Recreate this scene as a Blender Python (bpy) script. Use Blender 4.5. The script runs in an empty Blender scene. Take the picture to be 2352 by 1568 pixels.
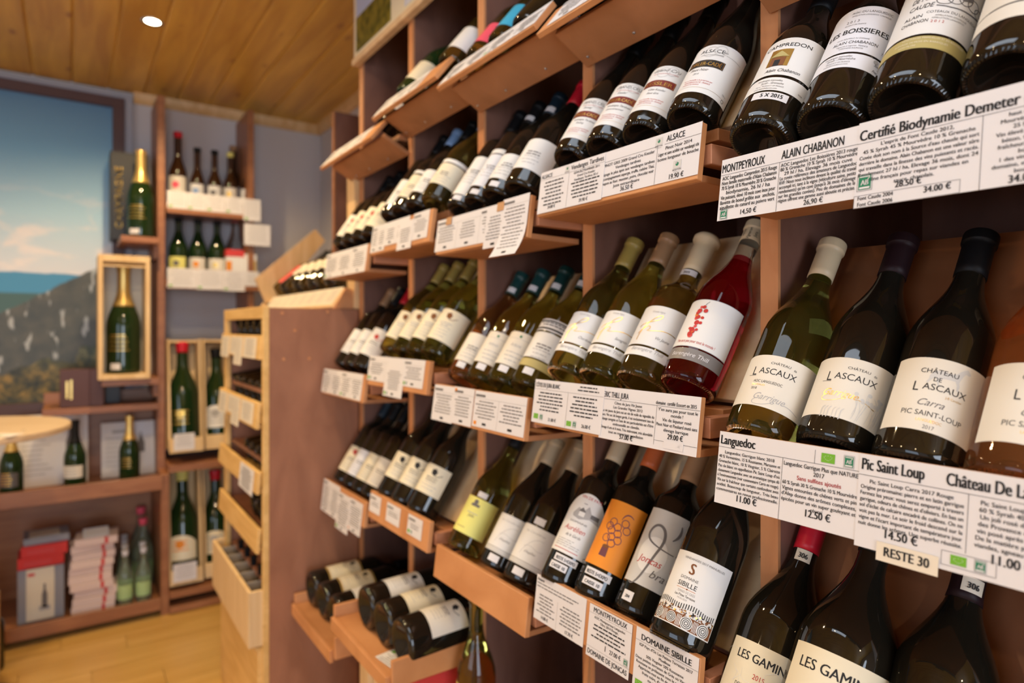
# Wine shop interior: a wall of tilted display trays, far corner rack, back wall with mural and champagne shelves.
import bpy, bmesh, math, random
from mathutils import Vector, Matrix

random.seed(7)
SC = bpy.context.scene
COL = SC.collection
H = 1.35                       # eye height; heights below are given relative to the eye and lifted by H
R = math.radians

# ------------------------------------------------------------------ camera, light, exposure
cam_d = bpy.data.cameras.new('camera')
cam = bpy.data.objects.new('camera', cam_d)
COL.objects.link(cam)
cam.location = (0, 0, H)
cam.rotation_euler = (R(90), 0, R(-34.67))
cam_d.sensor_width = 36
cam_d.lens = 22.485
cam_d.shift_y = -0.0136
cam_d.clip_start = 0.05
cam_d.dof.use_dof = True
cam_d.dof.focus_distance = 0.80
cam_d.dof.aperture_fstop = 2.8
SC.camera = cam

w = bpy.data.worlds.new('world')
SC.world = w
w.use_nodes = True
w.node_tree.nodes['Background'].inputs[0].default_value = (0.55, 0.72, 1.0, 1)
w.node_tree.nodes['Background'].inputs[1].default_value = 1.0

SC.view_settings.view_transform = 'Standard'
SC.view_settings.look = 'None'
SC.view_settings.exposure = -0.5
SC.view_settings.gamma = 1.0
SC.view_settings.use_curve_mapping = False
SC.cycles.use_denoising = True
SC.cycles.max_bounces = 8
SC.cycles.diffuse_bounces = 3
SC.cycles.transmission_bounces = 6
SC.cycles.glossy_bounces = 4
SC.cycles.caustics_reflective = False
SC.cycles.use_adaptive_sampling = True
SC.cycles.adaptive_threshold = 0.02
SC.cycles.sample_clamp_indirect = 6.0

WIN_X, WIN_Y0, WIN_Y1, WIN_Z0, WIN_Z1 = -2.6, -1.0, 0.9, 0.75, 2.2   # shop window in the wall opposite the trays


def area_light(name, loc, rot, sx, sy, power, color):
    d = bpy.data.lights.new(name, 'AREA')
    d.shape = 'RECTANGLE'
    d.size, d.size_y = sx, sy
    d.energy = power
    d.color = color
    o = bpy.data.objects.new(name, d)
    o.location = loc
    o.rotation_euler = rot
    COL.objects.link(o)
    return o


# daylight entering through the shop window
area_light('window_daylight', (WIN_X - 0.12, (WIN_Y0 + WIN_Y1) / 2, (WIN_Z0 + WIN_Z1) / 2), (0, R(-90), 0), WIN_Z1 - WIN_Z0, WIN_Y1 - WIN_Y0, 40, (0.72, 0.84, 1.0))
# added cool fill lamp behind the viewer, brightening the side panel and back wall
area_light('rear_fill', (-0.6, -3.1, 1.25), (R(90), 0, 0), 1.5, 2.0, 110, (0.78, 0.87, 1.0))
SPOTS = [(0.27, 2.90), (0.05, 1.75), (-0.05, 0.75), (-0.05, -0.45), (-0.05, -1.7), (-1.3, 2.6), (-1.3, 1.2), (-1.3, -0.3)]
SPOT_POWER = [105, 82, 25, 22, 22, 95, 58, 22]
SPOT_COLOR = (1.0, 0.72, 0.38)
CEIL = 1.214 + H
PANEL = (.12, .48, .50, 1.00)      # cool ceiling panel lamp over the aisle: centre x, y, size x, y
PANEL_STRENGTH = 7.6

# ------------------------------------------------------------------ materials
MATS = {}


def new_mat(name):
    m = bpy.data.materials.new(name)
    m.use_nodes = True
    MATS[name] = m
    return m, m.node_tree, m.node_tree.nodes['Principled BSDF']


def plain(name, c, rough=0.5, metal=0.0, trans=0.0, ior=1.45, coat=0.0, emit=None, es=0.0, spec=0.5):
    m, nt, b = new_mat(name)
    b.inputs['Base Color'].default_value = (*c, 1)
    b.inputs['Roughness'].default_value = rough
    b.inputs['Metallic'].default_value = metal
    b.inputs['Transmission Weight'].default_value = trans
    b.inputs['IOR'].default_value = ior
    b.inputs['Coat Weight'].default_value = coat
    b.inputs['Specular IOR Level'].default_value = spec
    if emit:
        b.inputs['Emission Color'].default_value = (*emit, 1)
        b.inputs['Emission Strength'].default_value = es
    return m


def wood(name, c1, c2, scale=(3, 3, 3), stretch=(1, 1, 1), rough=0.5, detail=4, knots=False, bump=0.05, lo=0.35, hi=0.68):
    """grain: noise stretched along one axis, two colours; optional dark knots"""
    m, nt, b = new_mat(name)
    N, L = nt.nodes, nt.links
    tc = N.new('ShaderNodeTexCoord')
    oi = N.new('ShaderNodeObjectInfo')
    add = N.new('ShaderNodeVectorMath'); add.operation = 'ADD'
    mul = N.new('ShaderNodeVectorMath'); mul.operation = 'SCALE'
    comb = N.new('ShaderNodeCombineXYZ')
    for i in range(3):
        L.new(oi.outputs['Random'], comb.inputs[i])
    L.new(comb.outputs[0], mul.inputs[0]); mul.inputs['Scale'].default_value = 9.0
    L.new(tc.outputs['Object'], add.inputs[0]); L.new(mul.outputs[0], add.inputs[1])
    mp = N.new('ShaderNodeMapping')
    mp.inputs['Scale'].default_value = tuple(s * t for s, t in zip(scale, stretch))
    L.new(add.outputs[0], mp.inputs[0])
    n = N.new('ShaderNodeTexNoise'); n.inputs['Scale'].default_value = 1.0
    n.inputs['Detail'].default_value = detail; n.inputs['Distortion'].default_value = 0.6
    L.new(mp.outputs[0], n.inputs['Vector'])
    r = N.new('ShaderNodeValToRGB')
    r.color_ramp.elements[0].position = lo; r.color_ramp.elements[0].color = (*c1, 1)
    r.color_ramp.elements[1].position = hi; r.color_ramp.elements[1].color = (*c2, 1)
    L.new(n.outputs['Fac'], r.inputs[0])
    out = r.outputs[0]
    if knots:
        v = N.new('ShaderNodeTexVoronoi'); v.inputs['Scale'].default_value = 2.1
        mp2 = N.new('ShaderNodeMapping'); mp2.inputs['Scale'].default_value = knots
        L.new(add.outputs[0], mp2.inputs[0]); L.new(mp2.outputs[0], v.inputs['Vector'])
        r2 = N.new('ShaderNodeValToRGB')
        r2.color_ramp.elements[0].position = 0.03; r2.color_ramp.elements[0].color = (0.36, 0.2, 0.1, 1)
        r2.color_ramp.elements[1].position = 0.16; r2.color_ramp.elements[1].color = (1, 1, 1, 1)
        L.new(v.outputs['Distance'], r2.inputs[0])
        mx = N.new('ShaderNodeMix'); mx.data_type = 'RGBA'; mx.blend_type = 'MULTIPLY'; mx.inputs[0].default_value = 0.75
        L.new(out, mx.inputs[6]); L.new(r2.outputs[0], mx.inputs[7])
        out = mx.outputs[2]
    L.new(out, b.inputs['Base Color'])
    b.inputs['Roughness'].default_value = rough
    if bump:
        bp = N.new('ShaderNodeBump'); bp.inputs['Strength'].default_value = bump; bp.inputs['Distance'].default_value = 0.002
        L.new(n.outputs['Fac'], bp.inputs['Height']); L.new(bp.outputs[0], b.inputs['Normal'])
    return m


wood('mdf_lit', (0.29, 0.122, 0.066), (0.38, 0.168, 0.094), (14, 14, 14), (1, 1, 0.35), 0.5, 6, bump=0.03)  # lighter copy of the shelving board, direct warm light painted into its colour
wood('mdf', (0.150, 0.066, 0.046), (0.215, 0.100, 0.070), (14, 14, 14), (1, 1, 0.35), 0.5, 6, bump=0.03)  # same board darkened, so the shade of the compartments is in the colour
wood('mdf_edge_lit', (0.52, 0.215, 0.085), (0.62, 0.28, 0.12), (30, 30, 8), rough=0.55, bump=0.03)  # divider front edges, warm light falling on them put into the tone
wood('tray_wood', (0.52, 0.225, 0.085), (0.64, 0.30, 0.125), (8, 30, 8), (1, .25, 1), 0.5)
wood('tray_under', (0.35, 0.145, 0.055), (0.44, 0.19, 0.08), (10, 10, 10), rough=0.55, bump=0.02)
wood('rail_wood', (0.42, 0.165, 0.08), (0.53, 0.23, 0.12), (6, 40, 40), rough=0.55)
wood('ply', (0.62, 0.43, 0.25), (0.74, 0.55, 0.34), (4, 22, 22), rough=0.55)
wood('rest_red', (0.23, 0.075, 0.024), (0.30, 0.108, 0.04), (10, 10, 10), rough=0.5)
wood('pine_yellow', (0.66, 0.40, 0.13), (0.80, 0.52, 0.20), (30, 4, 30), rough=0.5)
wood('pine', (0.62, 0.38, 0.16), (0.76, 0.52, 0.27), (26, 26, 3), rough=0.5)
wood('crate_wood', (0.66, 0.45, 0.22), (0.78, 0.57, 0.32), (26, 26, 3), rough=0.6)
wood('ceiling_pine', (0.50, 0.255, 0.028), (0.70, 0.41, 0.062), (16, 1.6, 16), rough=0.42, knots=(4.2, 1.7, 4.2))
wood('floor_oak', (0.60, 0.345, 0.085), (0.72, 0.45, 0.14), (1.4, 14, 14), rough=0.3)
wood('cabinet_brown', (0.27, 0.105, 0.045), (0.36, 0.155, 0.07), (4, 24, 24), rough=0.4)
wood('table_ply', (0.64, 0.47, 0.30), (0.74, 0.57, 0.39), (3, 14, 14), rough=0.4)
plain('wall_paint', (0.60, 0.58, 0.60), 0.85)
plain('dark_frame', (0.085, 0.045, 0.045), 0.45)
plain('grey_strip', (0.36, 0.38, 0.45), 0.5)
plain('paper', (0.72, 0.70, 0.71), 0.75)
plain('paper_warm', (0.76, 0.68, 0.55), 0.75)
plain('ink', (0.018, 0.018, 0.02), 0.8)
plain('ink_soft', (0.16, 0.15, 0.15), 0.85)
plain('ink_pale', (0.42, 0.41, 0.41), 0.85)
plain('ink_red', (0.50, 0.03, 0.025), 0.7)
plain('gold', (0.72, 0.47, 0.12), 0.3, metal=0.85)
plain('gold_foil', (0.80, 0.58, 0.20), 0.32, metal=0.7)
plain('green_logo', (0.015, 0.20, 0.10), 0.7)
plain('leaf_green', (0.16, 0.42, 0.03), 0.7)
plain('label_white', (0.76, 0.75, 0.73), 0.6)
plain('label_cool', (0.74, 0.75, 0.80), 0.6)
plain('label_cream', (0.76, 0.69, 0.52), 0.6)
plain('label_ivory', (0.74, 0.69, 0.60), 0.6)
plain('label_grey', (0.60, 0.59, 0.57), 0.6)
plain('label_slate', (0.20, 0.18, 0.17), 0.45)
plain('label_yellow', (0.78, 0.75, 0.22), 0.6)
plain('label_orange', (0.80, 0.27, 0.02), 0.55)
plain('label_pink', (0.85, 0.10, 0.16), 0.5)
plain('label_blue', (0.05, 0.42, 0.66), 0.5)
plain('label_red', (0.62, 0.05, 0.05), 0.5)
plain('label_dark', (0.11, 0.10, 0.10), 0.5)
plain('olive_strip', (0.46, 0.38, 0.14), 0.55)
plain('dark_red_band', (0.20, 0.02, 0.02), 0.5)
plain('purple_ink', (0.16, 0.05, 0.09), 0.7)
plain('brown_ink', (0.20, 0.07, 0.02), 0.7)
plain('dark_orange', (0.62, 0.17, 0.015), 0.6)
plain('glass_black', (0.010, 0.0085, 0.006), 0.045, ior=1.52)
plain('glass_brown', (0.035, 0.014, 0.006), 0.05, ior=1.52)
plain('glass_olive', (0.44, 0.40, 0.085), 0.02, trans=0.97, ior=1.40)
plain('glass_dark_olive', (0.36, 0.27, 0.07), 0.02, trans=0.95, ior=1.40)
plain('glass_amber', (0.60, 0.30, 0.10), 0.02, trans=0.95, ior=1.40)
plain('glass_green', (0.012, 0.035, 0.010), 0.05, trans=0.25, ior=1.5)
plain('glass_pale_green', (0.78, 0.88, 0.72), 0.03, trans=0.9, ior=1.35)
plain('glass_clear', (0.93, 0.92, 0.88), 0.02, trans=0.97, ior=1.35)
plain('wine_red', (0.34, 0.006, 0.014), 0.02, trans=0.95, ior=1.36)
plain('wine_rose', (0.97, 0.50, 0.20), 0.02, trans=0.97, ior=1.36)
plain('capsule_black', (0.006, 0.006, 0.007), 0.5, spec=0.25)
plain('capsule_navy', (0.010, 0.022, 0.036), 0.4, spec=0.35)
plain('capsule_brown', (0.36, 0.20, 0.10), 0.4)
plain('capsule_tan', (0.56, 0.43, 0.27), 0.45)
plain('capsule_red', (0.62, 0.012, 0.03), 0.4)
plain('capsule_orange', (0.55, 0.12, 0.03), 0.45)
plain('capsule_green', (0.008, 0.045, 0.045), 0.35)
plain('capsule_blue', (0.22, 0.36, 0.62), 0.4)
plain('capsule_purple', (0.016, 0.006, 0.008), 0.5, spec=0.25)
plain('capsule_olive', (0.35, 0.25, 0.06), 0.4)
plain('wax_cream', (0.70, 0.56, 0.36), 0.5)
plain('chrome', (0.7, 0.7, 0.7), 0.25, metal=1.0)
plain('black_card', (0.012, 0.012, 0.014), 0.4)
plain('chocolate_card', (0.085, 0.035, 0.035), 0.5)
plain('red_card', (0.62, 0.025, 0.02), 0.45)
plain('grey_card', (0.26, 0.27, 0.31), 0.5)
plain('beige_card', (0.72, 0.66, 0.52), 0.6)
plain('pink_card', (0.72, 0.58, 0.55), 0.6)
plain('tape', (0.52, 0.28, 0.13), 0.5)
plain('panel_diffuser', (.9, .9, .9), 0.5, emit=(0.74, 0.86, 1.0), es=PANEL_STRENGTH)
plain('bulb', (1, 1, 1), 0.5, emit=(1.0, 0.86, 0.6), es=40.0)
plain('kraft', (0.45, 0.24, 0.11), 0.7)
plain('carton', (0.40, 0.33, 0.26), 0.8)
plain('label_mint', (0.42, 0.60, 0.26), 0.6)
plain('window_glass', (1, 1, 1), 0.0, trans=1.0, ior=1.02)

# ------------------------------------------------------------------ mesh helpers

class MB:
    """collects polygons for one mesh object"""

    def __init__(s):
        s.v, s.f, s.m, s.mats = [], [], [], []

    def slot(s, mat):
        if mat not in s.mats:
            s.mats.append(mat)
        return s.mats.index(mat)

    def add(s, vs, fs, mat):
        k = s.slot(mat); o = len(s.v)
        s.v += [tuple(p) for p in vs]
        s.f += [tuple(i + o for i in f) for f in fs]
        s.m += [k] * len(fs)

    def box(s, a, b, mat, M=None):
        (x0, y0, z0), (x1, y1, z1) = a, b
        vs = [Vector(p) for p in ((x0, y0, z0), (x1, y0, z0), (x1, y1, z0), (x0, y1, z0), (x0, y0, z1), (x1, y0, z1), (x1, y1, z1), (x0, y1, z1))]
        if M is not None:
            vs = [M @ p for p in vs]
        s.add(vs, [(0, 3, 2, 1), (4, 5, 6, 7), (0, 1, 5, 4), (1, 2, 6, 5), (2, 3, 7, 6), (3, 0, 4, 7)], mat)
        return s

    def lathe(s, prof, mat, n=32, matf=None):
        """prof: (r, z) from bottom to top, r = 0 closes an end"""
        rings, vs, pend = [], [], []
        for r, z in prof:
            if r < 1e-6:
                rings.append([len(vs)]); vs.append((0, 0, z))
            else:
                rings.append(list(range(len(vs), len(vs) + n)))
                vs += [(r * math.cos(2 * math.pi * i / n), r * math.sin(2 * math.pi * i / n), z) for i in range(n)]
        for k in range(len(rings) - 1):
            a, b = rings[k], rings[k + 1]
            fs = []
            for i in range(n):
                j = (i + 1) % n
                if len(a) == 1 and len(b) == 1:
                    continue
                if len(a) == 1:
                    fs.append((a[0], b[j], b[i]))
                elif len(b) == 1:
                    fs.append((a[i], a[j], b[0]))
                else:
                    fs.append((a[i], a[j], b[j], b[i]))
            mm = matf(0.5 * (prof[k][1] + prof[k + 1][1])) if matf else mat
            kk = s.slot(mm)
            pend += [(f, kk) for f in fs]
        o = len(s.v)
        s.v += vs
        for f, kk in pend:
            s.f.append(tuple(i + o for i in f)); s.m.append(kk)
        return s

    def prism(s, pts, y0, y1, mat):
        """polygon in the XZ plane (counter-clockwise seen from -Y) swept along Y"""
        n = len(pts)
        vs = [(x, y0, z) for x, z in pts] + [(x, y1, z) for x, z in pts]
        fs = [tuple(range(n)), tuple(reversed(range(n, 2 * n)))]
        fs += [((i + 1) % n, i, i + n, (i + 1) % n + n) for i in range(n)]
        s.add(vs, fs, mat)
        return s

    def mesh(s, name, smooth=False, bevel=0.0):
        me = bpy.data.meshes.new(name)
        me.from_pydata(s.v, [], s.f)
        for mt in s.mats:
            me.materials.append(MATS[mt])
        me.polygons.foreach_set('material_index', s.m)
        if bevel:
            bm = bmesh.new(); bm.from_mesh(me)
            bmesh.ops.bevel(bm, geom=list(bm.edges), offset=bevel, segments=1, affect='EDGES')
            bm.to_mesh(me); bm.free()
        if smooth:
            me.polygons.foreach_set('use_smooth', [True] * len(me.polygons))
        me.update()
        return me


def link(name, me, parent=None, M=None):
    o = bpy.data.objects.new(name, me)
    COL.objects.link(o)
    if parent is not None:
        o.parent = parent
    if M is not None:
        o.matrix_basis = M
    return o


def tag(o, label, cat, group=None, kind=None):
    if label:
        o['label'] = label
    if cat:
        o['category'] = cat
    if group:
        o['group'] = group
    if kind:
        o['kind'] = kind
    return o


def thing(name, label, cat, M=None, group=None):
    o = bpy.data.objects.new(name, None)
    o.empty_display_size = 0.05
    COL.objects.link(o)
    if M is not None:
        o.matrix_basis = M
    return tag(o, label, cat, group)


def struct(name, me, M=None):
    o = link(name, me, None, M)
    o['kind'] = 'structure'
    return o


def T(x, y, z):
    return Matrix.Translation((x, y, z))


def RY(a):
    return Matrix.Rotation(R(a), 4, 'Y')


def RZ(a):
    return Matrix.Rotation(R(a), 4, 'Z')


def RX(a):
    return Matrix.Rotation(R(a), 4, 'X')


def boxpart(name, a, b, mat, parent, M=None, bevel=0.0015):
    return link(name, MB().box(a, b, mat).mesh(name, bevel=bevel), parent, M)


# ------------------------------------------------------------------ flat print (lettering, logos, rules) on cards and labels
TEXT = {}


def glyphs(body, shear=0.0):
    """triangles of a line of lettering at size 1, left aligned, plus its width"""
    key = (body, shear)
    if key not in TEXT:
        cu = bpy.data.curves.new('lettering', 'FONT')
        cu.body = body; cu.size = 1.0; cu.shear = shear; cu.resolution_u = 3; cu.fill_mode = 'FRONT'
        ob = bpy.data.objects.new('lettering', cu)
        me = ob.to_mesh()
        me.calc_loop_triangles()
        vs = [(v.co.x, v.co.y) for v in me.vertices]
        fs = [tuple(p.vertices) for p in me.polygons]
        ob.to_mesh_clear()
        bpy.data.objects.remove(ob); bpy.data.curves.remove(cu)
        wd = (max(x for x, y in vs) - min(x for x, y in vs)) if vs else 0
        x0 = min((x for x, y in vs), default=0)
        TEXT[key] = ([(x - x0, y) for x, y in vs], fs, wd)
    return TEXT[key]


class Print:
    """flat artwork in (u to the right, v up), later laid on a card or wrapped round a bottle"""

    def __init__(s):
        s.b = MB()
        s.layer = 0

    def _add(s, vs, fs, mat, lift):
        s.b.add([(u, v, lift) for u, v in vs], fs, mat)

    def text(s, body, u, v, size, mat='ink', align='C', maxw=None, fit=None, shear=0.0, bold=0.0, sx=0.86, rot=0.0, lift=0.0):
        vs, fs, wd = glyphs(body, shear)
        k = size * sx
        if fit:
            k = fit / max(wd, 1e-6)
        elif maxw and wd * k > maxw:
            k = maxw / wd
        off = {'L': 0, 'C': -wd * k / 2, 'R': -wd * k}[align]
        pts = [(x * k + off, y * size) for x, y in vs]
        c, sn = math.cos(rot), math.sin(rot)
        for e in ((-.5, .5) if bold else (0,)):
            e *= size * (.03 if bold < .015 else .055)
            s._add([(u + e + x * c - y * sn, v + x * sn + y * c) for x, y in pts], fs, mat, lift)
        return s

    def rect(s, u0, v0, u1, v1, mat, lift=0.0):
        s._add([(u0, v0), (u1, v0), (u1, v1), (u0, v1)], [(0, 1, 2, 3)], mat, lift)
        return s

    def poly(s, pts, mat, lift=0.0):
        s._add(pts, [tuple(range(len(pts)))], mat, lift)
        return s

    def disc(s, u, v, r, mat, n=14, lift=0.0, ry=None):
        ry = ry or r
        return s.poly([(u + r * math.cos(2 * math.pi * i / n), v + ry * math.sin(2 * math.pi * i / n)) for i in range(n)], mat, lift)

    def ring(s, u, v, r, wd, mat, n=16, lift=0.0, a0=0.0, a1=360.0, ry=None):
        ry = ry or r
        return s.ribbon([(u + r * math.cos(R(a0 + (a1 - a0) * i / n)), v + ry * math.sin(R(a0 + (a1 - a0) * i / n))) for i in range(n + 1)], wd, mat, lift)

    def ribbon(s, pts, wd, mat, lift=0.0, taper=False):
        L, Rr, n = [], [], len(pts)
        for i, p in enumerate(pts):
            a = pts[max(i - 1, 0)]; b = pts[min(i + 1, n - 1)]
            dx, dy = b[0] - a[0], b[1] - a[1]
            q = math.hypot(dx, dy) or 1
            h = wd / 2 * ((0.35 + 0.65 * math.sin(math.pi * i / (n - 1))) if taper else 1)
            L.append((p[0] - dy / q * h, p[1] + dx / q * h)); Rr.append((p[0] + dy / q * h, p[1] - dx / q * h))
        s._add(L + Rr, [(i, i + n, i + n + 1, i + 1) for i in range(n - 1)], mat, lift)
        return s

    def frame(s, u0, v0, u1, v1, wd, mat):
        s.rect(u0, v0, u1, v0 + wd, mat); s.rect(u0, v1 - wd, u1, v1, mat)
        s.rect(u0, v0 + wd, u0 + wd, v1 - wd, mat); s.rect(u1 - wd, v0 + wd, u1, v1 - wd, mat)
        return s

    def para(s, lines, u0, u1, v, pitch, size, mat='ink', bold=0.012, sx=1.02):
        for i, t in enumerate(lines):
            if t:
                s.text(t, (u0 + u1) / 2, v - i * pitch, size, mat, maxw=(u1 - u0), bold=bold, sx=sx)
        return s

    def bars(s, u0, u1, v0, v1, pitch, hgt, mat='ink_soft', rnd=None, centre=True, fill=0.9):
        """lines of print too far off to read: rows of word-length dashes"""
        rnd = rnd or random
        v = v1
        while v - hgt > v0:
            wd = (u1 - u0) * rnd.uniform(0.55, fill)
            a = (u0 + u1 - wd) / 2 if centre else u0
            b = a + wd
            while a < b - 0.001:
                q = min(rnd.uniform(0.004, 0.013), b - a)
                s.rect(a, v - hgt, a + q, v, mat)
                a += q + 0.0016
            v -= pitch
        return s

    def ab(s, u, v, q):
        s.frame(u - q * .62, v - q * .72, u + q * .62, v + q * .72, q * .03, 'ink_soft')
        s.rect(u - q / 2, v - q * .6, u + q / 2, v + q * .6, 'green_logo')
        s.text('AB', u, v - q * .22, q * .62, 'paper', sx=0.8, lift=0.0002, bold=0.02)
        s.rect(u - q * .42, v - q * .54, u + q * .42, v - q * .38, 'paper', lift=0.0002)
        s.rect(u - q * .42, v + q * .44, u + q * .42, v + q * .52, 'paper', lift=0.0002)
        s.ribbon([(u + q * .25, v + q * .2), (u + q * .3, v + q * .32), (u + q * .42, v + q * .4)], q * .06, 'paper', lift=0.0002)
        return s

    def leaf(s, u, v, q):
        s.rect(u - q * .75, v - q / 2, u + q * .75, v + q / 2, 'leaf_green')
        for i in range(12):
            a = math.pi * 2 * i / 12
            s.disc(u + q * .4 * math.cos(a) + q * .1 * math.sin(2 * a), v + q * .25 * math.sin(a), q * .035, 'paper', 5, lift=0.0002)
        return s

    def flat(s, name, parent, eps=0.0006, M=None):
        if not s.b.f:
            return None
        s.b.v = [(-eps - l, -u, v) for u, v, l in s.b.v]
        return link(name, s.b.mesh(name), parent, M)

    def curved(s, name, parent, r, step=0.004, M=None):
        if not s.b.f:
            return None
        me = s.b.mesh(name)
        bm = bmesh.new(); bm.from_mesh(me)
        us = [v.co.x for v in bm.verts]
        k0, k1 = int(math.floor(min(us) / step)), int(math.ceil(max(us) / step))
        for k in range(k0, k1 + 1):
            wide = {e for e in bm.edges if (e.verts[0].co.x - k * step) * (e.verts[1].co.x - k * step) < -1e-12}
            fs = {f for e in wide for f in e.link_faces if max(v.co.x for v in f.verts) - min(v.co.x for v in f.verts) > step * 1.2}
            if not fs:
                continue
            geom = list(fs) + list({e for f in fs for e in f.edges}) + list({v for f in fs for v in f.verts})
            bmesh.ops.bisect_plane(bm, geom=geom, plane_co=(k * step, 0, 0), plane_no=(1, 0, 0), dist=1e-7)
        for v in bm.verts:
            u, h, l = v.co
            rr = r + l
            v.co = (-rr * math.cos(u / r), -rr * math.sin(u / r), h)
        bm.to_mesh(me); bm.free()
        me.update()
        return link(name, me, parent, M)


def seg(p0, p1, p2, p3, n=10):
    """points on a cubic curve"""
    out = []
    for i in range(n + 1):
        t = i / n; q = 1 - t
        out.append((q**3 * p0[0] + 3 * q * q * t * p1[0] + 3 * q * t * t * p2[0] + t**3 * p3[0],
                    q**3 * p0[1] + 3 * q * q * t * p1[1] + 3 * q * t * t * p2[1] + t**3 * p3[1]))
    return out


# ------------------------------------------------------------------ bottles
def base_prof(Rr):
    return [(0, 0.024), (Rr * .35, 0.020), (Rr * .66, 0.006), (Rr * .80, 0.0008), (Rr * .86, 0.0), (Rr * .93, 0.0016), (Rr * .985, 0.006), (Rr, 0.012)]


def top_prof(rn, Ht):
    return [(rn, Ht - .024), (rn, Ht - .012), (rn + .0022, Ht - .011), (rn + .0024, Ht - .003), (rn, Ht), (0, Ht)]


def smooth_shoulder(Rr, z0, rn, z1, n=9, sharp=1.0):
    out = []
    for i in range(1, n + 1):
        t = i / n
        q = t**sharp
        c = 0.5 - 0.5 * math.cos(math.pi * q)
        out.append((Rr + (rn - Rr) * c, z0 + (z1 - z0) * t))
    return out


KINDS = {  # radius, height, shoulder start, neck radius, neck start, sharpness
    'burgundy': (0.041, 0.298, 0.142, 0.0148, 0.240, 1.0),
    'bordeaux': (0.0378, 0.302, 0.182, 0.0148, 0.224, 0.85),
    'flute': (0.0385, 0.330, 0.125, 0.0142, 0.272, 1.0),
    'champagne': (0.044, 0.310, 0.135, 0.0150, 0.250, 1.0),
    'clavelin': (0.0425, 0.285, 0.155, 0.0165, 0.196, 0.8),
    'rhone': (0.0405, 0.298, 0.150, 0.0150, 0.228, 1.0),
    'beer': (0.032, 0.30, 0.135, 0.0135, 0.215, 0.9),
    'water': (0.041, 0.30, 0.14, 0.0145, 0.25, 1.0),
    'magnum': (0.056, 0.365, 0.165, 0.0175, 0.285, 1.0),
    'magnum_bordeaux': (0.053, 0.35, 0.205, 0.017, 0.27, 0.9),
}
MESH = {}


def glass_mesh(kind, glass, s, level=None):
    key = ('g', kind, glass, s, level)
    if key not in MESH:
        Rr, Ht, zs, rn, zn, sh = KINDS[kind]
        prof = base_prof(Rr) + [(Rr, zs * .5), (Rr, zs)] + smooth_shoulder(Rr, zs, rn, zn, 10, sh) + top_prof(rn, Ht)
        prof = [(r * s, z * s) for r, z in prof]
        f = (lambda z: glass if z < level * s else 'glass_clear') if level else None
        MESH[key] = MB().lathe(prof, glass, 36, f).mesh('glass', smooth=True)
    return MESH[key]


def heel_mesh(kind, glass, s):
    """ribbed ring a bottle stands on"""
    key = ('h', kind, glass, s)
    if key not in MESH:
        Rr = KINDS[kind][0] * s
        b = MB(); n = 120; vs = []
        for i in range(n):
            a = 2 * math.pi * i / n; k = .0011 if i % 2 else .0003
            for r, z in ((Rr * .78, .002), (Rr * .84, -.0002 - k), (Rr * .90, -.0002 - k), (Rr * .955, .002)):
                vs.append((r * math.cos(a), r * math.sin(a), z))
        b.add(vs, [(4 * i + j, 4 * i + j + 1, 4 * ((i + 1) % n) + j + 1, 4 * ((i + 1) % n) + j) for i in range(n) for j in range(3)], glass)
        MESH[key] = b.mesh('heel_ring')
    return MESH[key]


def capsule_mesh(kind, mat, z0, s, wax=False):
    key = ('c', kind, mat, z0, s, wax)
    if key not in MESH:
        Rr, Ht, zs, rn, zn, sh = KINDS[kind]
        e = 0.0011
        sp = smooth_shoulder(Rr, zs, rn, zn, 10, sh)

        def rad(z):
            pr = [(Rr, zs)] + sp + [(rn, Ht)]
            for (ra, za), (rb, zb) in zip(pr, pr[1:]):
                if za <= z <= zb:
                    return ra + (rb - ra) * (z - za) / (zb - za)
            return rn
        pts = [(rad(z0) - .002, z0), (rad(z0) + e, z0)]
        z = z0 + .01
        while z < Ht - .014:
            pts.append((rad(z) + e, z)); z += .01
        if wax:
            pts += [(rn + e, Ht - .013), (rn + .006, Ht - .0105), (rn + .0063, Ht - .004), (rn + .003, Ht + .001), (rn * .6, Ht + .0016), (0, Ht + .0016)]
        else:
            k = rn + .0030
            pts += [(rn + e, Ht - .0135), (k - .0003, Ht - .0125), (k, Ht - .0120), (k, Ht - .0110), (k, Ht - .0010), (k - .0002, Ht + .0006), (k - .0010, Ht + .0015), (k - .0016, Ht + .0016), (0, Ht + .0016)]
        MESH[key] = MB().lathe([(r * s, z * s) for r, z in pts], mat, 28).mesh('capsule', smooth=True)
    return MESH[key]


def label_mesh(r, z0, z1, half, mat, du=0.0, cut=None):
    key = ('l', round(r, 5), z0, z1, half, mat, du, cut)
    if key not in MESH:
        b = MB(); n = 26; vs = []
        a = half / r; d = du / r
        rows = [0.0, 1.0]
        for t in rows:
            for i in range(n + 1):
                ang = d - a + 2 * a * i / n
                zt = z1
                if cut == 'arch':
                    zt = z1 - (z1 - z0) * .32 * (abs(2 * i / n - 1))**2.2
                z = z0 + (zt - z0) * t
                vs.append((-r * math.cos(ang), -r * math.sin(ang), z))
        b.add(vs, [(i, i + 1, i + n + 2, i + n + 1) for i in range(n)], mat)
        MESH[key] = b.mesh('label', smooth=True)
    return MESH[key]


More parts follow.
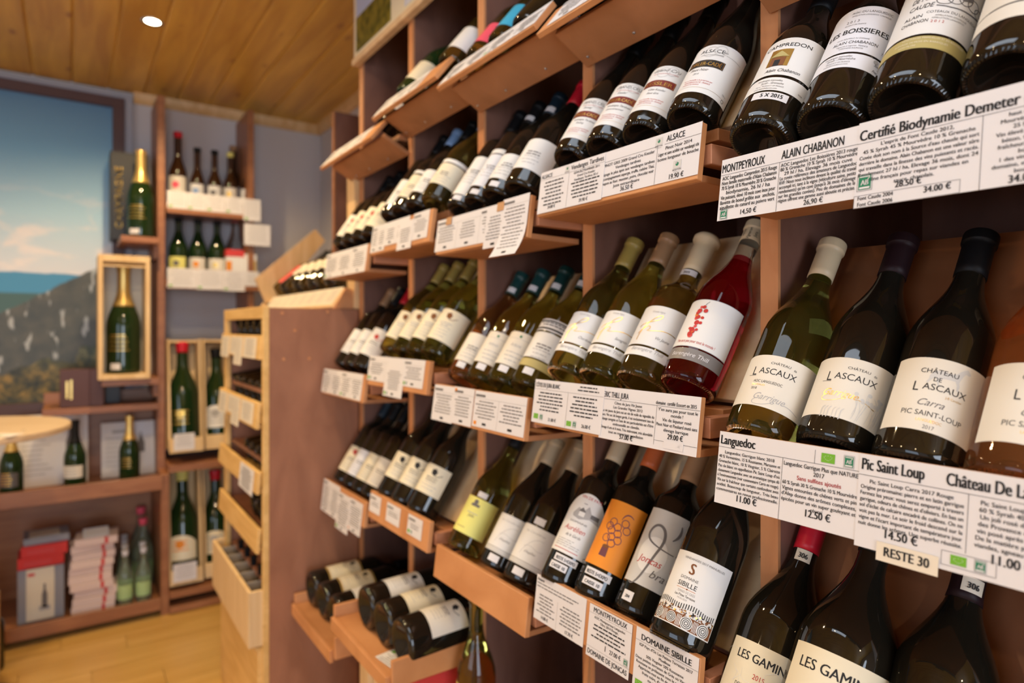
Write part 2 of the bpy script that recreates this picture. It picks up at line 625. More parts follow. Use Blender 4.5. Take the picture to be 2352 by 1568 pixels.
def bottle(M, label, kind='burgundy', glass='glass_black', cap=None, cap_z=None, labels=(), art=(), s=1.0, group=None, name='wine_bottle', level=None, wax=False, cat='bottle', neck=()):
    """labels: (z0, z1, half width, material[, du, cut]); art: (Print, part name) laid over them; neck: like labels but at the neck radius"""
    t = thing(name, label, cat, M, group)
    g_ = link('glass', glass_mesh(kind, glass, s, level), t)
    if M.translation.y < .95 and name == 'wine_bottle':
        link('heel_ring', heel_mesh(kind, glass, s), t)
    Rr, Ht, zs, rn, zn, sh = KINDS[kind]
    if cap:
        link('capsule', capsule_mesh(kind, cap, cap_z or Ht - .06, s, wax), t)
    first = None
    for L in labels:
        o = link('label', label_mesh(Rr * s + .00035, *L), t)
        first = first or o
    for L in neck:
        link('sticker', label_mesh(rn * s + .0016, *L), t)
    for i, p in enumerate(art):
        if isinstance(p, tuple):
            p, nm, rr = p
        else:
            nm, rr = 'lettering', Rr * s + .0007
        if isinstance(p, bpy.types.Mesh):
            link(nm, p, first or t)
        else:
            p.curved(nm, first or t, rr)
    return t


def art_mesh(key, fn, r):
    """shared wrapped print for alike bottles"""
    if key not in MESH:
        p = Print(); fn(p)
        o = p.curved('lettering', None, r)
        MESH[key] = o.data
        bpy.data.objects.remove(o)
    return MESH[key]

# ================================================================== THE ROOM
X_L, X_R, Y_F, Y_B = -2.6, 1.25, -3.2, 3.85

floor = struct('floor', MB().box((X_L, Y_F, -0.06), (X_R, Y_B, -0.012), 'floor_oak').mesh('floor'))
yy = Y_F
k = 0
while yy < Y_B - 0.02:
    wd = min(0.135, Y_B - yy)
    xs = [X_L, X_L + 0.9 + 0.7 * ((k * 0.37) % 1), X_L + 2.4 + 0.6 * ((k * 0.61) % 1), X_R]
    for a, b in zip(xs, xs[1:]):
        me = MB().box((a + .001, 0, -0.012), (b - .001, wd - .002, 0.0), 'floor_oak').mesh('plank')
        link('plank', me, floor, T(0, yy, 0))
    yy += 0.135; k += 1

ceil = struct('ceiling', MB().box((X_L, Y_F, CEIL + .02), (X_R, Y_B, CEIL + .06), 'ceiling_pine').mesh('ceiling'))
xx = X_L
pl = MB().prism([(0.0, .02), (0.0, .006), (.007, 0.0), (.146, 0.0), (.153, .006), (.153, .02)], Y_F, Y_B, 'ceiling_pine').mesh('plank')
while xx < X_R - .02:
    link('plank', pl, ceil, T(xx, 0, CEIL))
    xx += .1535


def wall(name, a, b):
    return struct(name, MB().box(a, b, 'wall_paint').mesh(name))


wall('wall_back', (X_L, Y_B, 0), (X_R + .1, Y_B + .1, CEIL + .02))
wall('wall_right', (X_R, Y_F, 0), (X_R + .1, Y_B, CEIL + .02))
# wall with the shop window, in four pieces round the opening
wl = bpy.data.objects.new('wall_left', None); COL.objects.link(wl); wl['kind'] = 'structure'
for a, b in (((X_L - .1, Y_F, 0), (X_L, Y_B, WIN_Z0)), ((X_L - .1, Y_F, WIN_Z1), (X_L, Y_B, CEIL + .02)), ((X_L - .1, Y_F, WIN_Z0), (X_L, WIN_Y0, WIN_Z1)), ((X_L - .1, WIN_Y1, WIN_Z0), (X_L, Y_B, WIN_Z1))):
    link('wall_section', MB().box(a, b, 'wall_paint').mesh('wall_section'), wl)
wf = bpy.data.objects.new('wall_front', None); COL.objects.link(wf); wf['kind'] = 'structure'
for a, b in (((X_L, Y_F - .1, 0), (-1.35, Y_F, CEIL + .02)), ((.15, Y_F - .1, 0), (X_R, Y_F, CEIL + .02)), ((-1.35, Y_F - .1, 2.25), (.15, Y_F, CEIL + .02))):
    link('wall_section', MB().box(a, b, 'wall_paint').mesh('wall_section'), wf)
wn = bpy.data.objects.new('window_1', None); COL.objects.link(wn); wn['kind'] = 'structure'
for a, b in (((X_L - .07, WIN_Y0, WIN_Z0), (X_L - .02, WIN_Y1, WIN_Z0 + .05)), ((X_L - .07, WIN_Y0, WIN_Z1 - .05), (X_L - .02, WIN_Y1, WIN_Z1)),
             ((X_L - .07, WIN_Y0, WIN_Z0), (X_L - .02, WIN_Y0 + .05, WIN_Z1)), ((X_L - .07, WIN_Y1 - .05, WIN_Z0), (X_L - .02, WIN_Y1, WIN_Z1))):
    link('window_frame', MB().box(a, b, 'dark_frame').mesh('window_frame'), wn)

# pine coving along the ceiling
cv = [(0, 0), (0, -.052), (-.012, -.052), (-.03, -.03), (-.036, 0)]
struct('trim_1', MB().prism(cv, -(X_R - .272), 0, 'pine').mesh('trim_1'), T(.272, Y_B, CEIL) @ RZ(90))
struct('trim_2', MB().prism([(x, z) for x, z in cv], 2.3, Y_B, 'pine').mesh('trim_2'), T(X_R, 0, CEIL))

# recessed ceiling spotlights
for i, (x, y) in enumerate(SPOTS):
    seen = i == 0
    t = thing('recessed_spotlight', 'lit round spotlight set into the pine ceiling near the mural' if seen else 'round recessed spotlight in the pine ceiling out of view', 'ceiling light', T(x, y, CEIL), 'recessed ceiling spotlights')
    link('ring', MB().lathe([(.028, -.001), (.036, -.004), (.040, -.002), (.040, 0.0)], 'chrome', 32).mesh('ring', smooth=True), t)
    link('bulb', MB().lathe([(0, -.004), (.016, -.0035), (.026, -.0015), (.0285, .0)], 'bulb', 28).mesh('bulb', smooth=True), t)
    d = bpy.data.lights.new('spotlight_lamp', 'SPOT')
    d.energy = SPOT_POWER[i]; d.color = SPOT_COLOR; d.spot_size = R(150); d.spot_blend = 0.6; d.shadow_soft_size = 0.035
    o = bpy.data.objects.new('spotlight_lamp', d); o.location = (0, 0, -.012); o.parent = t
    COL.objects.link(o)
    if not seen:
        o_ = ('second', 'third', 'fourth', 'fifth', 'second', 'third', 'fourth')[i - 1]
        t['label'] = f'round recessed ceiling spotlight, {o_} from the mural wall, row over the ' + ('trays' if x > -1 else 'window side')

# cool panel lamp on the ceiling over the aisle
px_, py_, psx, psy = PANEL
pn = thing('ceiling_panel_lamp', 'cool white rectangular panel lamp on the ceiling over the aisle', 'ceiling light', T(px_, py_, CEIL))
boxpart('diffuser', (-psx / 2, -psy / 2, -.022), (psx / 2, psy / 2, -.020), 'panel_diffuser', pn, None, 0)
for a_, b_ in (((-psx / 2 - .02, -psy / 2 - .02, -.028), (psx / 2 + .02, -psy / 2, -.001)), ((-psx / 2 - .02, psy / 2, -.028), (psx / 2 + .02, psy / 2 + .02, -.001)), ((-psx / 2 - .02, -psy / 2, -.028), (-psx / 2, psy / 2, -.001)), ((psx / 2, -psy / 2, -.028), (psx / 2 + .02, psy / 2, -.001))):
    boxpart('frame', a_, b_, 'label_white', pn)

# ================================================================== WALL OF TRAYS
X0, X1 = 0.80, 0.674
YK = [0.149, 0.528, 0.907, 1.286, 1.665, 2.044]
rack = thing('wine_shelving', 'tall brown wall shelving with upright dividers carrying the bottle trays', 'shelving', T(X0, 0, 0))
for i, y in enumerate(YK):
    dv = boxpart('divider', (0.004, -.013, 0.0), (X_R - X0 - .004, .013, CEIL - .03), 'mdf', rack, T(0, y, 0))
    link('front_edge', MB().box((-.0, -.0135, 0.0), (.006, .0135, CEIL - .03), 'mdf_edge_lit').mesh('front_edge'), dv)
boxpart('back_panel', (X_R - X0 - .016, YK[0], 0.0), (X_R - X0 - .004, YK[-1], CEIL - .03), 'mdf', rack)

COLS = {'A': (0.149, 0.528), 'B': (0.528, 0.907), 'C': (0.907, 1.286), 'D': (1.286, 1.665), 'E': (1.665, 2.044)}
ORD = {'A': 'fifth', 'B': 'fourth', 'C': 'third', 'D': 'second', 'E': 'first'}
ROWN = {0: 'top', 1: 'upper', 2: 'middle', 3: 'lower', 4: 'bottom'}
# height of the top edge of every tray's front board, relative to the eye
TOP = {('A', 1): .213, ('B', 1): .2716, ('C', 1): .240, ('D', 1): .274, ('E', 1): .234,
       ('A', 2): -.130, ('B', 2): -.0903, ('C', 2): -.125, ('D', 2): -.076, ('E', 2): -.131,
       ('A', 3): -.475, ('B', 3): -.430, ('C', 3): -.483, ('D', 3): -.442, ('E', 3): -.483,
       ('A', 0): .527, ('B', 0): .580, ('C', 0): .600, ('D', 0): .632, ('E', 0): .586}
BASE_DZ = {0: -.005, 1: .026, 2: .002, 3: -.015}     # bottle base centre above the board's top edge
LEAN = {0: 39, 1: 34, 2: 34, 3: 33}
FRONT_LEAN = {0: 39, 1: 8, 2: 8, 3: 7}
FRONT_H = {0: .073, 1: .078, 2: .078, 3: .070}
BX = {0: .765, 1: .72, 2: .72, 3: .72}


def tray_origin(c, r):
    y0, y1 = COLS[c]
    x = (X1 if r != 1 else X1 + .012) if r else .731
    return x, (y0 + y1) / 2 + (.007 if r == 1 else 0), H + TOP[c, r]


for (c, r), zt in TOP.items():
    x, yc, z = tray_origin(c, r)
    t = thing('bottle_tray', f'{ROWN[r]} tilted wooden bottle tray in the {ORD[c]} column from side panel', 'tray', T(x, yc, z))
    hw = .174
    fl, fh = FRONT_LEAN[r], FRONT_H[r]
    if (c, r) == ('A', 1):
        fh = .062
    edge = 'tray_wood'
    boxpart('front_board', (0, -hw, -fh), (.011, hw if r else (.198 if c != 'E' else .262), 0), edge, t, RY(fl), .001)
    bx, bz = -fh * math.sin(R(fl)) + .012, -fh * math.cos(R(fl)) + .008
    beta = 28 if r == 0 else 1
    if r == 0:
        bx += .026; bz += .004
    ln = (X0 - x - bx) / math.cos(R(beta)) + (0.0 if r == 0 else .0)
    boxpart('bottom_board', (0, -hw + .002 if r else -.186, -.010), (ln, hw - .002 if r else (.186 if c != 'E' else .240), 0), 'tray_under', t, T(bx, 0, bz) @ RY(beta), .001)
    # rails that hang the tray on the dividers
    le, rr = LEAN[r], .041
    xb, zb = BX[r] - x, BASE_DZ[r]
    if r:
        for sgn in (-1, 1):
            boxpart('side_rail', (.012, -.009, -.055), (X0 - x + .02, .009, -.028), 'rail_wood', t, T(0, sgn * (hw - .004), 0), .001)
    hz = zb - rr * math.sin(R(le))
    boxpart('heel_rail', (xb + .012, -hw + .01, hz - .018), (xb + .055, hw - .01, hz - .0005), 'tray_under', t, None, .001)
    # leaning back board behind the bottles
    off = .0445
    bl = {0: .16, 1: .31, 2: .325, 3: .325}[r]
    px_, pz_ = xb + off * math.cos(R(le)), zb - off * math.sin(R(le))
    bm_ = 'rest_red' if c == 'A' else 'ply'
    if r == 0:
        bm_ = 'mdf'
    bb = boxpart('back_board', (0, -.166, .014), (.011, .166, bl), bm_, t, T(px_, 0, pz_) @ RY(le), .001)
    if c in 'BC' and r in (2, 3):
        link('screw', MB().lathe([(0, 0), (.0032, 0), (.0025, .0014), (0, .0016)], 'chrome', 10).mesh('screw'), bb, T(0, -.150, .155) @ RY(-90))
    if r == 0:
        for yy in (-.10, .04, .155):
            link('screw', MB().lathe([(0, 0), (.003, 0), (.0025, .0014), (0, .0016)], 'chrome', 10).mesh('screw'), t, T(X0 - x - .03, yy, bz - .046) @ RY(180 + beta))

# diagonal brace under the lower trays
link('brace', MB().prism([(-.03, -.36), (-.014, -.36), (.012, -.05), (-.004, -.05)], -.005, .005, 'tray_wood').mesh('brace'), rack, T(0, .90, H - .52))

# header board with vineyard photographs across the top of the columns
hb = thing('photo_header', 'pale header board with landscape photographs above the top trays', 'sign board', T(X0 - .012, 0, H))
boxpart('board', (-.008, 1.0, .885), (.008, 2.055, 1.12), 'label_cream', hb)
boxpart('lower_moulding', (-.014, 1.0, .872), (.010, 2.06, .892), 'ply', hb)


def photo_material(name, sky, low, high, horizon):
    m, nt, b = new_mat(name)
    N, L = nt.nodes, nt.links
    tc = N.new('ShaderNodeTexCoord'); sp = N.new('ShaderNodeSeparateXYZ'); L.new(tc.outputs['Object'], sp.inputs[0])
    n = N.new('ShaderNodeTexNoise'); n.inputs['Scale'].default_value = 40; n.inputs['Detail'].default_value = 5
    L.new(tc.outputs['Object'], n.inputs['Vector'])
    r = N.new('ShaderNodeValToRGB'); r.color_ramp.elements[0].color = (*low, 1); r.color_ramp.elements[1].color = (*high, 1)
    r.color_ramp.elements[0].position = .35; r.color_ramp.elements[1].position = .7
    L.new(n.outputs['Fac'], r.inputs[0])
    g = N.new('ShaderNodeMath'); g.operation = 'GREATER_THAN'; g.inputs[1].default_value = horizon; L.new(sp.outputs['Z'], g.inputs[0])
    mx = N.new('ShaderNodeMix'); mx.data_type = 'RGBA'; L.new(g.outputs[0], mx.inputs[0]); L.new(r.outputs[0], mx.inputs[6])
    mx.inputs[7].default_value = (*sky, 1)
    L.new(mx.outputs[2], b.inputs['Base Color']); b.inputs['Roughness'].default_value = .35
    return m


photo_material('vineyard_photo', (.42, .52, .78), (.045, .06, .008), (.26, .22, .03), 1.02)
photo_material('sky_photo', (.55, .62, .80), (.55, .6, .75), (.75, .78, .85), 2.0)
boxpart('photo', (-.0095, 1.755, .907), (-.0082, 2.03, 1.10), 'vineyard_photo', hb, None, 0)
boxpart('photo', (-.0095, 1.30, .907), (-.0082, 1.66, 1.10), 'sky_photo', hb, None, 0)

# ================================================================== PRICE CARDS ON THE TRAYS


def card(c, r, yl, yr, v0, v1, label, art=None, curl=0.0, mat='paper', eps=0.0006, group=None):
    """paper card on a tray's front board from yl to yr (left to right), v0 to v1 below the board's top edge"""
    x, yc, z = tray_origin(c, r)
    if r == 1:
        yl, yr = yl + .007, yr + .007
    wd = yl - yr
    t = thing('price_card', label, 'price card', T(x, yl, z) @ RY(FRONT_LEAN[r]), group)
    b = MB()
    n = 8
    vs = []
    for i in range(n + 1):
        v = v0 + (v1 - v0) * i / n
        q = max(0, (-v - .05) / .05)**2 * curl
        vs += [(-eps - q, 0, v), (-eps - q, -wd, v)]
    m = len(vs)
    vs += [(p[0] - .0004, p[1], p[2]) for p in vs]
    fs = []
    for i in range(n):
        a = 2 * i
        fs += [(a, a + 1, a + 3, a + 2), (a + m, a + m + 2, a + m + 3, a + m + 1), (a, a + 2, a + m + 2, a + m), (a + 1, a + m + 1, a + m + 3, a + 3)]
    fs += [(0, m, m + 1, 1), (m - 2, m - 1, 2 * m - 1, 2 * m - 2)]
    b.add(vs, fs, mat)
    link('sheet', b.mesh('sheet'), t)
    if art:
        p = Print()
        art(p, wd, v0, v1)
        if curl:
            p.b.v = [(u, v, l + max(0, (-v - .05) / .05)**2 * curl) for u, v, l in p.b.v]
        p.flat('lettering', t, eps + .0008)
    return t


HS, TS, PR = .0150, .0098, .0135     # header, text and price letter sizes


def art_montpeyroux(p, w, v0, v1):
    d = .082
    p.text('MONTPEYROUX', .002, -.0175, HS, align='L', fit=.060, bold=.012)
    p.text('ALAIN CHABANON', .084, -.0175, HS, align='L', fit=.073, bold=.012)
    p.rect(0, -.0208, w, -.0204, 'ink'); p.rect(d, -.0795, d + .0004, -.0204, 'ink')
    p.para(['AOC Languedoc Campredon 2015 Rouge', "Nom famille maternelle d'Alain Chabanon", '70 % Syrah 10 % Mourvèdre 20 % Grenache', 'biodynamie, 26 hl / ha', 'Vin puissant, élevé 10 mois cuve inox pour', 'Bavette de boeuf grillée aux  anchois,', 'aiguillette de canard au poivre vert'], .003, d - .003, -.0275, .0063, .0068)
    p.text('14,50 €', .045, -.0755, .0088, bold=.014)
    p.ab(.0095, -.0718, .0092)
    p.para(['AOC Languedoc Les Boissières 2013 rouge', '80 % Grenache 10 % Syrah 10 % Mourvèdre', '29 hl / ha, Elevage 36 mois cuve', 'La cuvée référence des amateurs de Languedoc', 'RVF: Nous nous inclinons devant la qualité du travail', 'accompli ici, tant à la vigne (viticulture saine, petits', "rendements) qu'en cave (jusqu'à 36 mois d'élevage", 'sur les grandes cuvées). Peu de domaines de la', 'région offrent une gamme aussi aboutie et précise.'], d + .002, w - .002, -.0270, .0053, .0060)
    p.text('26,90 €', d + .045, -.0772, .0084, bold=.014)


def art_certifie(p, w, v0, v1):
    d = .112
    p.text('Certifié Biodynamie Demeter depuis', .002, -.0185, .0158, align='L', fit=.170, bold=.02)
    p.rect(0, -.0215, w, -.0211, 'ink'); p.rect(d, -.091, d + .0004, -.0211, 'ink')
    p.para(["L'esprit de Font Caude 2012,", '45 % Syrah 45 % Mourvèdre 10 % Grenache', "Cuvée doit son nom à la Source d'eau chaude qui sort", 'derrière le domaine. Alain Chabanon est une valeur sûre', 'qui travaille dans la finesse des vins puissants et racés.', 'Rendement 27 hl / ha, Elevage 36 mois, dont 24', 'chêne français pour repas sur viandes en', 'sauce, charolais.'], .003, d - .002, -.0275, .0060, 0.0055)
    p.text('28.50 €', .052, -.0750, .0090, bold=.018)
    p.ab(.010, -.0640, .0125)
    p.frame(0, -.0905, d - .015, -.0775, .0004, 'ink_soft')
    p.text('34.00 €', .078, -.0850, .0088, bold=.018)
    p.text('Font Caude 2004', .004, -.0825, .0058, align='L', bold=.014)
    p.text('Font Caude 2006', .004, -.0890, .0058, align='L', bold=.014)
    p.para(['haut de côte', 'Mourvèdre 100 % ', '25 hl / ha', 'Vin élevé 36 mois en', 'béton, tendu, de', 'fraîcheur, sans être', 'boisé', '1 des vins les plus', 'domaine, et gourmand', 'bouche'], d + .004, w - .004, -.0275, .0058, 0.0053)
    p.text('34.00 €', d + .035, -.0885, .0100, bold=.018)


def biodyvin(p, u, v, q):
    p.rect(u - q * .5, v - q * .3, u + q * .5, v + q * .5, 'label_grey')
    p.disc(u, v + q * .12, q * .2, 'green_logo', 10, lift=.0002)
    p.disc(u - q * .1, v + q * .25, q * .12, 'ink_pale', 8, lift=.0003)
    p.text('BIODYVIN', u, v - q * .52, q * .24, fit=q * 1.05)
    p.rect(u - q * .4, v - q * .66, u + q * .4, v - q * .62, 'ink_pale')


def art_alsace(p, w, v0, v1):
    d = w * .60
    p.text('ALSACE', d + .016, -.0135, .0125, align='L', fit=.032, bold=.012)
    p.rect(d + .013, -.0168, w, -.0164, 'ink'); p.rect(0, -.0168, d, -.0164, 'ink'); p.rect(d, v1, d + .0004, -.014, 'ink')
    biodyvin(p, d + .002, -.011, .013)
    p.para(['PINOT GRIS 2009 Grand Cru Kessler', 'Vendanges tardives', 'cépage le plus apte aux vendanges tardives', 'accompagnement asperge, truffe, cuisine Thaï,', 'chapon au four, munster, poire, chocolat noir', 'Juste extraordinaire'], .003, d - .003, -.0245, .0072, 0.0066)
    p.text('36.50 €', d * .52, -.0690, .0100, bold=.014)
    p.para(['Pinot Noir 2014', 'Léger et sans acidité car vendangé tôt', 'bonne longueur de bouche'], d + .003, w - .002, -.0250, .0075, 0.0069)
    biodyvin(p, d + (w - d) * .52, -.052, .014)
    p.text('19.90 €', d + (w - d) * .52, -.0695, .0100, bold=.014)


def art_tardives(p, w, v0, v1):
    d = w * .48
    p.text('ALSACE', .003, -.0125, .0100, align='L', fit=.030, bold=.01)
    biodyvin(p, d - .006, -.008, .011)
    p.text('Vendanges Tardives', d + .004, -.0118, .0115, align='L', fit=w - d - .007, bold=.012)
    p.rect(0, -.0150, w, -.0147, 'ink'); p.rect(d, v1, d + .0004, -.0147, 'ink')
    p.bars(.003, d - .002, -.062, -.020, .0066, .0022, 'ink')
    p.text('24.80 €', d * .5, -.0690, .0078, bold=.01)
    p.para(['GEWURZTRAMINER 2011', 'Grand Cru Kessler', 'Vendanges Tardives 50 cl'], d + .003, w - .002, -.0205, .0060, 0.0055)
    p.bars(d + .002, w - .002, -.063, -.035, .0060, .0022, 'ink')
    p.text('39.90 €', d + (w - d) * .5, -.0705, .0080, bold=.01)


def art_jura(p, w, v0, v1):
    d = w * .60
    p.text('ERIC THILL JURA', .003, -.0150, .0118, align='L', fit=.052, bold=.014)
    p.text('domaine  certifié Ecocert en 2015', w - .006, -.0160, .0072, align='R', fit=.070, bold=.012)
    p.rect(0, -.0182, w, -.0178, 'ink'); p.rect(d, v1 + .006, d + .0004, -.018, 'ink'); p.rect(d, -.0655, w, -.0651, 'ink')
    p.para(['Côtes du Jura Vin Jaune', 'Les Grandes Vignes 2012', 'Le vin jaune du Jura est un vin de voile du vignoble du', "Jura. Vin sec de longue garde, il est exclusivement issu du", "cépage savagnin et l'une de ses particularités est d'être", 'embouteillé en clavelin.', 'Elevage 6 ans et 6 mois, Très intéressant, très abordable', 'tout en respectant appellation'], .003, d - .003, -.0245, .0062, 0.0057)
    p.text('57.00 €', d * .52, -.0735, .0100, bold=.016)
    p.para(["Y'en aura pas pour tout le", 'monde !', 'Vin de liqueur rosé', 'Pinot Noir et Poulsard muté sans', 'élevage barrique'], d + .002, w - .002, -.0245, .0068, 0.0063)
    p.text('29.00 €', d + (w - d) * .5, -.0610, .0100, bold=.016)
    p.rect(d + .018, -.0740, d + .052, -.0625, 'paper', lift=.0001)
    p.leaf(d + .028, -.0685, .0085); p.ab(d + .044, -.0685, .0075)


def art_jura_blanc(p, w, v0, v1):
    d = w * .52
    p.text('CÔTES DU JURA BLANC', .003, -.0125, .0105, align='L', fit=.066, bold=.014)
    p.rect(0, -.0165, w, -.0162, 'ink'); p.rect(d, v1, d + .0004, -.0162, 'ink')
    p.bars(w * .60, w - .003, -.0145, -.004, .0055, .0019, 'ink')
    p.bars(.003, d - .002, -.055, -.021, .0058, .0021, 'ink')
    p.text('21.80 €', d * .62, -.0680, .0078, bold=.012)
    p.leaf(.012, -.0630, .0085); p.ab(.027, -.0635, .0070)
    p.bars(d + .002, w - .003, -.057, -.021, .0058, .0021, 'ink')
    p.text('26.00 €', d + (w - d) * .6, -.0685, .0080, bold=.012)
    p.leaf(d + .009, -.0655, .0080); p.ab(d + .023, -.0655, .0070)


def art_languedoc(p, w, v0, v1):
    d = w * .50
    p.text('Languedoc', .003, -.0150, .0155, align='L', fit=.048, bold=.018)
    p.rect(0, -.0190, w, -.0186, 'ink'); p.rect(d, v1, d + .0004, -.0186, 'ink'); p.rect(w - .050, -.0186, w - .0496, -.004, 'ink')
    p.leaf(w - .035, -.0110, .0100); p.ab(w - .0125, -.0110, .0090)
    p.para(['Languedoc Garrigue blanc 2018', '40 % Vermentino, 15 % Roussanne, Marsanne et', 'Grenache blanc, 10 % Viognier, 5 % Clairette', "Pas de blanc en appellation Pic Saint Loup d'où", 'classement Languedoc avec un aromatique sympa dû', "à l'environnement (voir commentaire Carra en rouge).", 'Vin sur la fraîcheur que certains confondent aves', 'acidité. Beaucoup de longueur,. Très beau', 'commentaires en revue professionnelle.'], .002, d - .002, -.0262, .0057, 0.0052)
    p.text('11.00 €', d * .52, -.0805, .0108, bold=.018)
    p.text('Languedoc Garrigue Plus que NATURE', (d + w) / 2, -.0262, .0066, maxw=w - d - .004, bold=.012, sx=.95)
    p.text('2017', (d + w) / 2, -.0332, .0066, bold=.012, sx=.95)
    p.text('Sans sulfites ajoutés', (d + w) / 2, -.0402, .0066, 'ink_red', bold=.012, sx=.95)
    p.para(['60 % Syrah 30 % Grenache 10 % Mourvèdre', 'Vignes entourées de chênes verts et pin', "d'Alep donne des arômes complexes,", 'épicées pour un vin super gouleyant et', 'réussi'], d + .002, w - .002, -.0470, .0061, 0.0058)
    p.text('12.50 €', (d + w) / 2 + .002, -.0775, .0112, bold=.018)


def art_pic(p, w, v0, v1):
    d = .098
    p.text('Pic Saint Loup', .003, -.0155, .0165, align='L', fit=.058, bold=.02)
    p.text('Château De Lascaux', .080, -.0165, .0165, align='L', fit=.086, bold=.02)
    p.rect(0, -.0212, w, -.0208, 'ink'); p.rect(d, -.074, d + .0004, -.0208, 'ink')
    p.para(['Pic Saint Loup Carra 2017 Rouge', 'Origine préromaine: pierre et en latin garrigue', 'Fermez les yeux: vous serez emporté à travers', "garrigue, odeurs de chênes et d'oliviers. En bas un", "sol d'éclat de calcaire encadré de collines. On ne", 'voit pas la mer. Le soir le froid descend sur la', "vigne et l'écart important de température jour", 'nuit donne les arômes. Une superbe réussite.'], .003, d - .003, -.0285, .0060, 0.0055)
    p.text('14.50 €', .044, -.0785, .0118, bold=.018)
    p.frame(d - .019, -.0885, d + .024, -.0755, .0004, 'ink_soft')
    p.leaf(d - .005, -.0820, .0085); p.ab(d + .012, -.0820, .0075)
    p.para(['Pic Saint Loup Carra 2017', '60 % Syrah 40 % Grenache', 'Un joli rosé de repas, très', 'des Provence et St Tropez,', 'vin posé après un an de mill', 'De la matière pour accompa', "viandes, agneau toute l'année"], d + .003, w - .003, -.0285, .0062, 0.0057)
    p.text('11.00 €', d + .035, -.0770, .0118, bold=.018)


card('A', 1, .5114, .337, -.000, -.0795, 'white price card headed MONTPEYROUX with a green logo at its lower corner', art_montpeyroux)
card('A', 1, .339, .160, .0015, -.0905, 'large white price card headed by bold lettering about biodynamic certification', art_certifie, eps=.0012)
card('B', 1, .732, .5425, 0, -.0720, 'white price card headed ALSACE with pinot noir priced 19.90 euros', art_alsace)
card('B', 1, .8905, .726, -.000, -.0745, 'white price card for late-harvest wines at the far half of that board', art_tardives, eps=.0014)
card('B', 2, .726, .5415, .000, -.0775, 'white price card about vin jaune, priced 57.00 and 29.00 euros', art_jura)
card('B', 2, .8985, .722, .000, -.0740, 'white price card headed for white Jura wines above an orange edge', art_jura_blanc, eps=.0013)
card('A', 2, .5125, .3375, .000, -.0880, 'white price card headed Languedoc with a line of red print', art_languedoc)
card('A', 2, .339, .160, .000, -.0930, 'white price card headed Pic Saint Loup in bold', art_pic, eps=.0012)
card('A', 2, .3165, .2615, -.083, -.1010, 'small white stock tag reading RESTE 30 hanging under a card', lambda p, w, a, b: p.text('RESTE 30', w / 2, -.0955, .0125, bold=.02, fit=.040), mat='paper_warm', eps=.0024)


def blurred(n, logos=(), head=True, price=True, ink='ink_soft', pitch=.0062):
    """artwork of a card out of reading distance: columns of dashes, rules, small green logos"""
    def f(p, w, v0, v1):
        rr = random.Random(int(w * 1e5) + n)
        if head:
            p.rect(0, v0 - .0150, w, v0 - .0147, ink)
        for i in range(n):
            a, b = w * i / n, w * (i + 1) / n
            if i:
                p.rect(a, v1 + .001, a + .0004, v0 - .0147, ink)
            if head and i % 2 == 0:
                p.rect(a + .004, v0 - .0115, a + .004 + min(.035, w / n * .6), v0 - .0070, ink)
            p.bars(a + .003, b - .003, v1 + .014, v0 - .0195, pitch, .0021, ink, rr)
            if price:
                p.rect((a + b) / 2 - .007, v1 + .005, (a + b) / 2 + .007, v1 + .0095, 'ink')
            if i in logos:
                p.leaf(a + .010, v1 + .008, .0075)
                p.ab(a + .024, v1 + .008, .006)
    return f


# column C
card('C', 1, 1.276, 1.0, .0, -.072, 'wide white price card with two tape strips, upper tray of third column', blurred(3), eps=.0006)
card('C', 1, 1.068, 1.0, -.004, -.086, 'white card overlapping the taped card in the third column', blurred(1, head=False), eps=.0012)
card('C', 1, 1.010, .925, .004, -.112, 'long curling white card hanging from the taped upper tray', blurred(1, pitch=.007), curl=.012, eps=.0018)
x_, y_, z_ = tray_origin('C', 1)
for q, yy in enumerate((1.222, 1.018)):
    t = link('tape_strip', MB().box((-.0028, -.012, -.016), (-.0022, .012, .001), 'tape').mesh('tape_strip'), None, T(x_, yy + .007, z_) @ RY(8))
    tag(t, ('brown tape strip near the far end of the taped price card', 'brown tape strip holding the curling card onto its board')[q], 'tape')
card('C', 2, 1.274, 1.182, -.002, -.0790, 'white price card under pale bottles, torn lower corner, third column', blurred(1))
card('C', 2, 1.186, 1.104, .0, -.0760, 'white price card with a small orange logo at its upper corner', lambda p, w, a, b: (blurred(1)(p, w, a, b), p.rect(.004, -.010, .013, -.003, 'label_orange')), eps=.0012)
card('C', 2, 1.101, .924, -.001, -.0720, 'double white price card with an orange logo at its lower corner', lambda p, w, a, b: (blurred(2)(p, w, a, b), p.rect(.006, b + .004, .016, b + .011, 'label_orange')))
# column D
card('D', 1, 1.652, 1.56, .0, -.072, 'white price card on the upper tray, second column, far third', blurred(2))
card('D', 1, 1.562, 1.42, .0, -.062, 'white price card on the upper tray, second column, middle pair', blurred(2, head=False), eps=.0009)
card('D', 1, 1.476, 1.395, -.012, -.083, 'white price card hanging lowest from the second column upper tray', blurred(1, head=False), eps=.0015)
card('D', 1, 1.398, 1.316, .0, -.066, 'white price card at the pillar end of the second column upper tray', blurred(1))
card('D', 2, 1.652, 1.322, .0, -.066, 'wide white price card with green logos below four cream-label bottles', blurred(3, logos=(0, 2)))
card('D', 2, 1.535, 1.425, -.014, -.098, 'narrow white card hanging below the wide card of cream-label bottles', blurred(1, logos=(0,), head=False), eps=.0012)
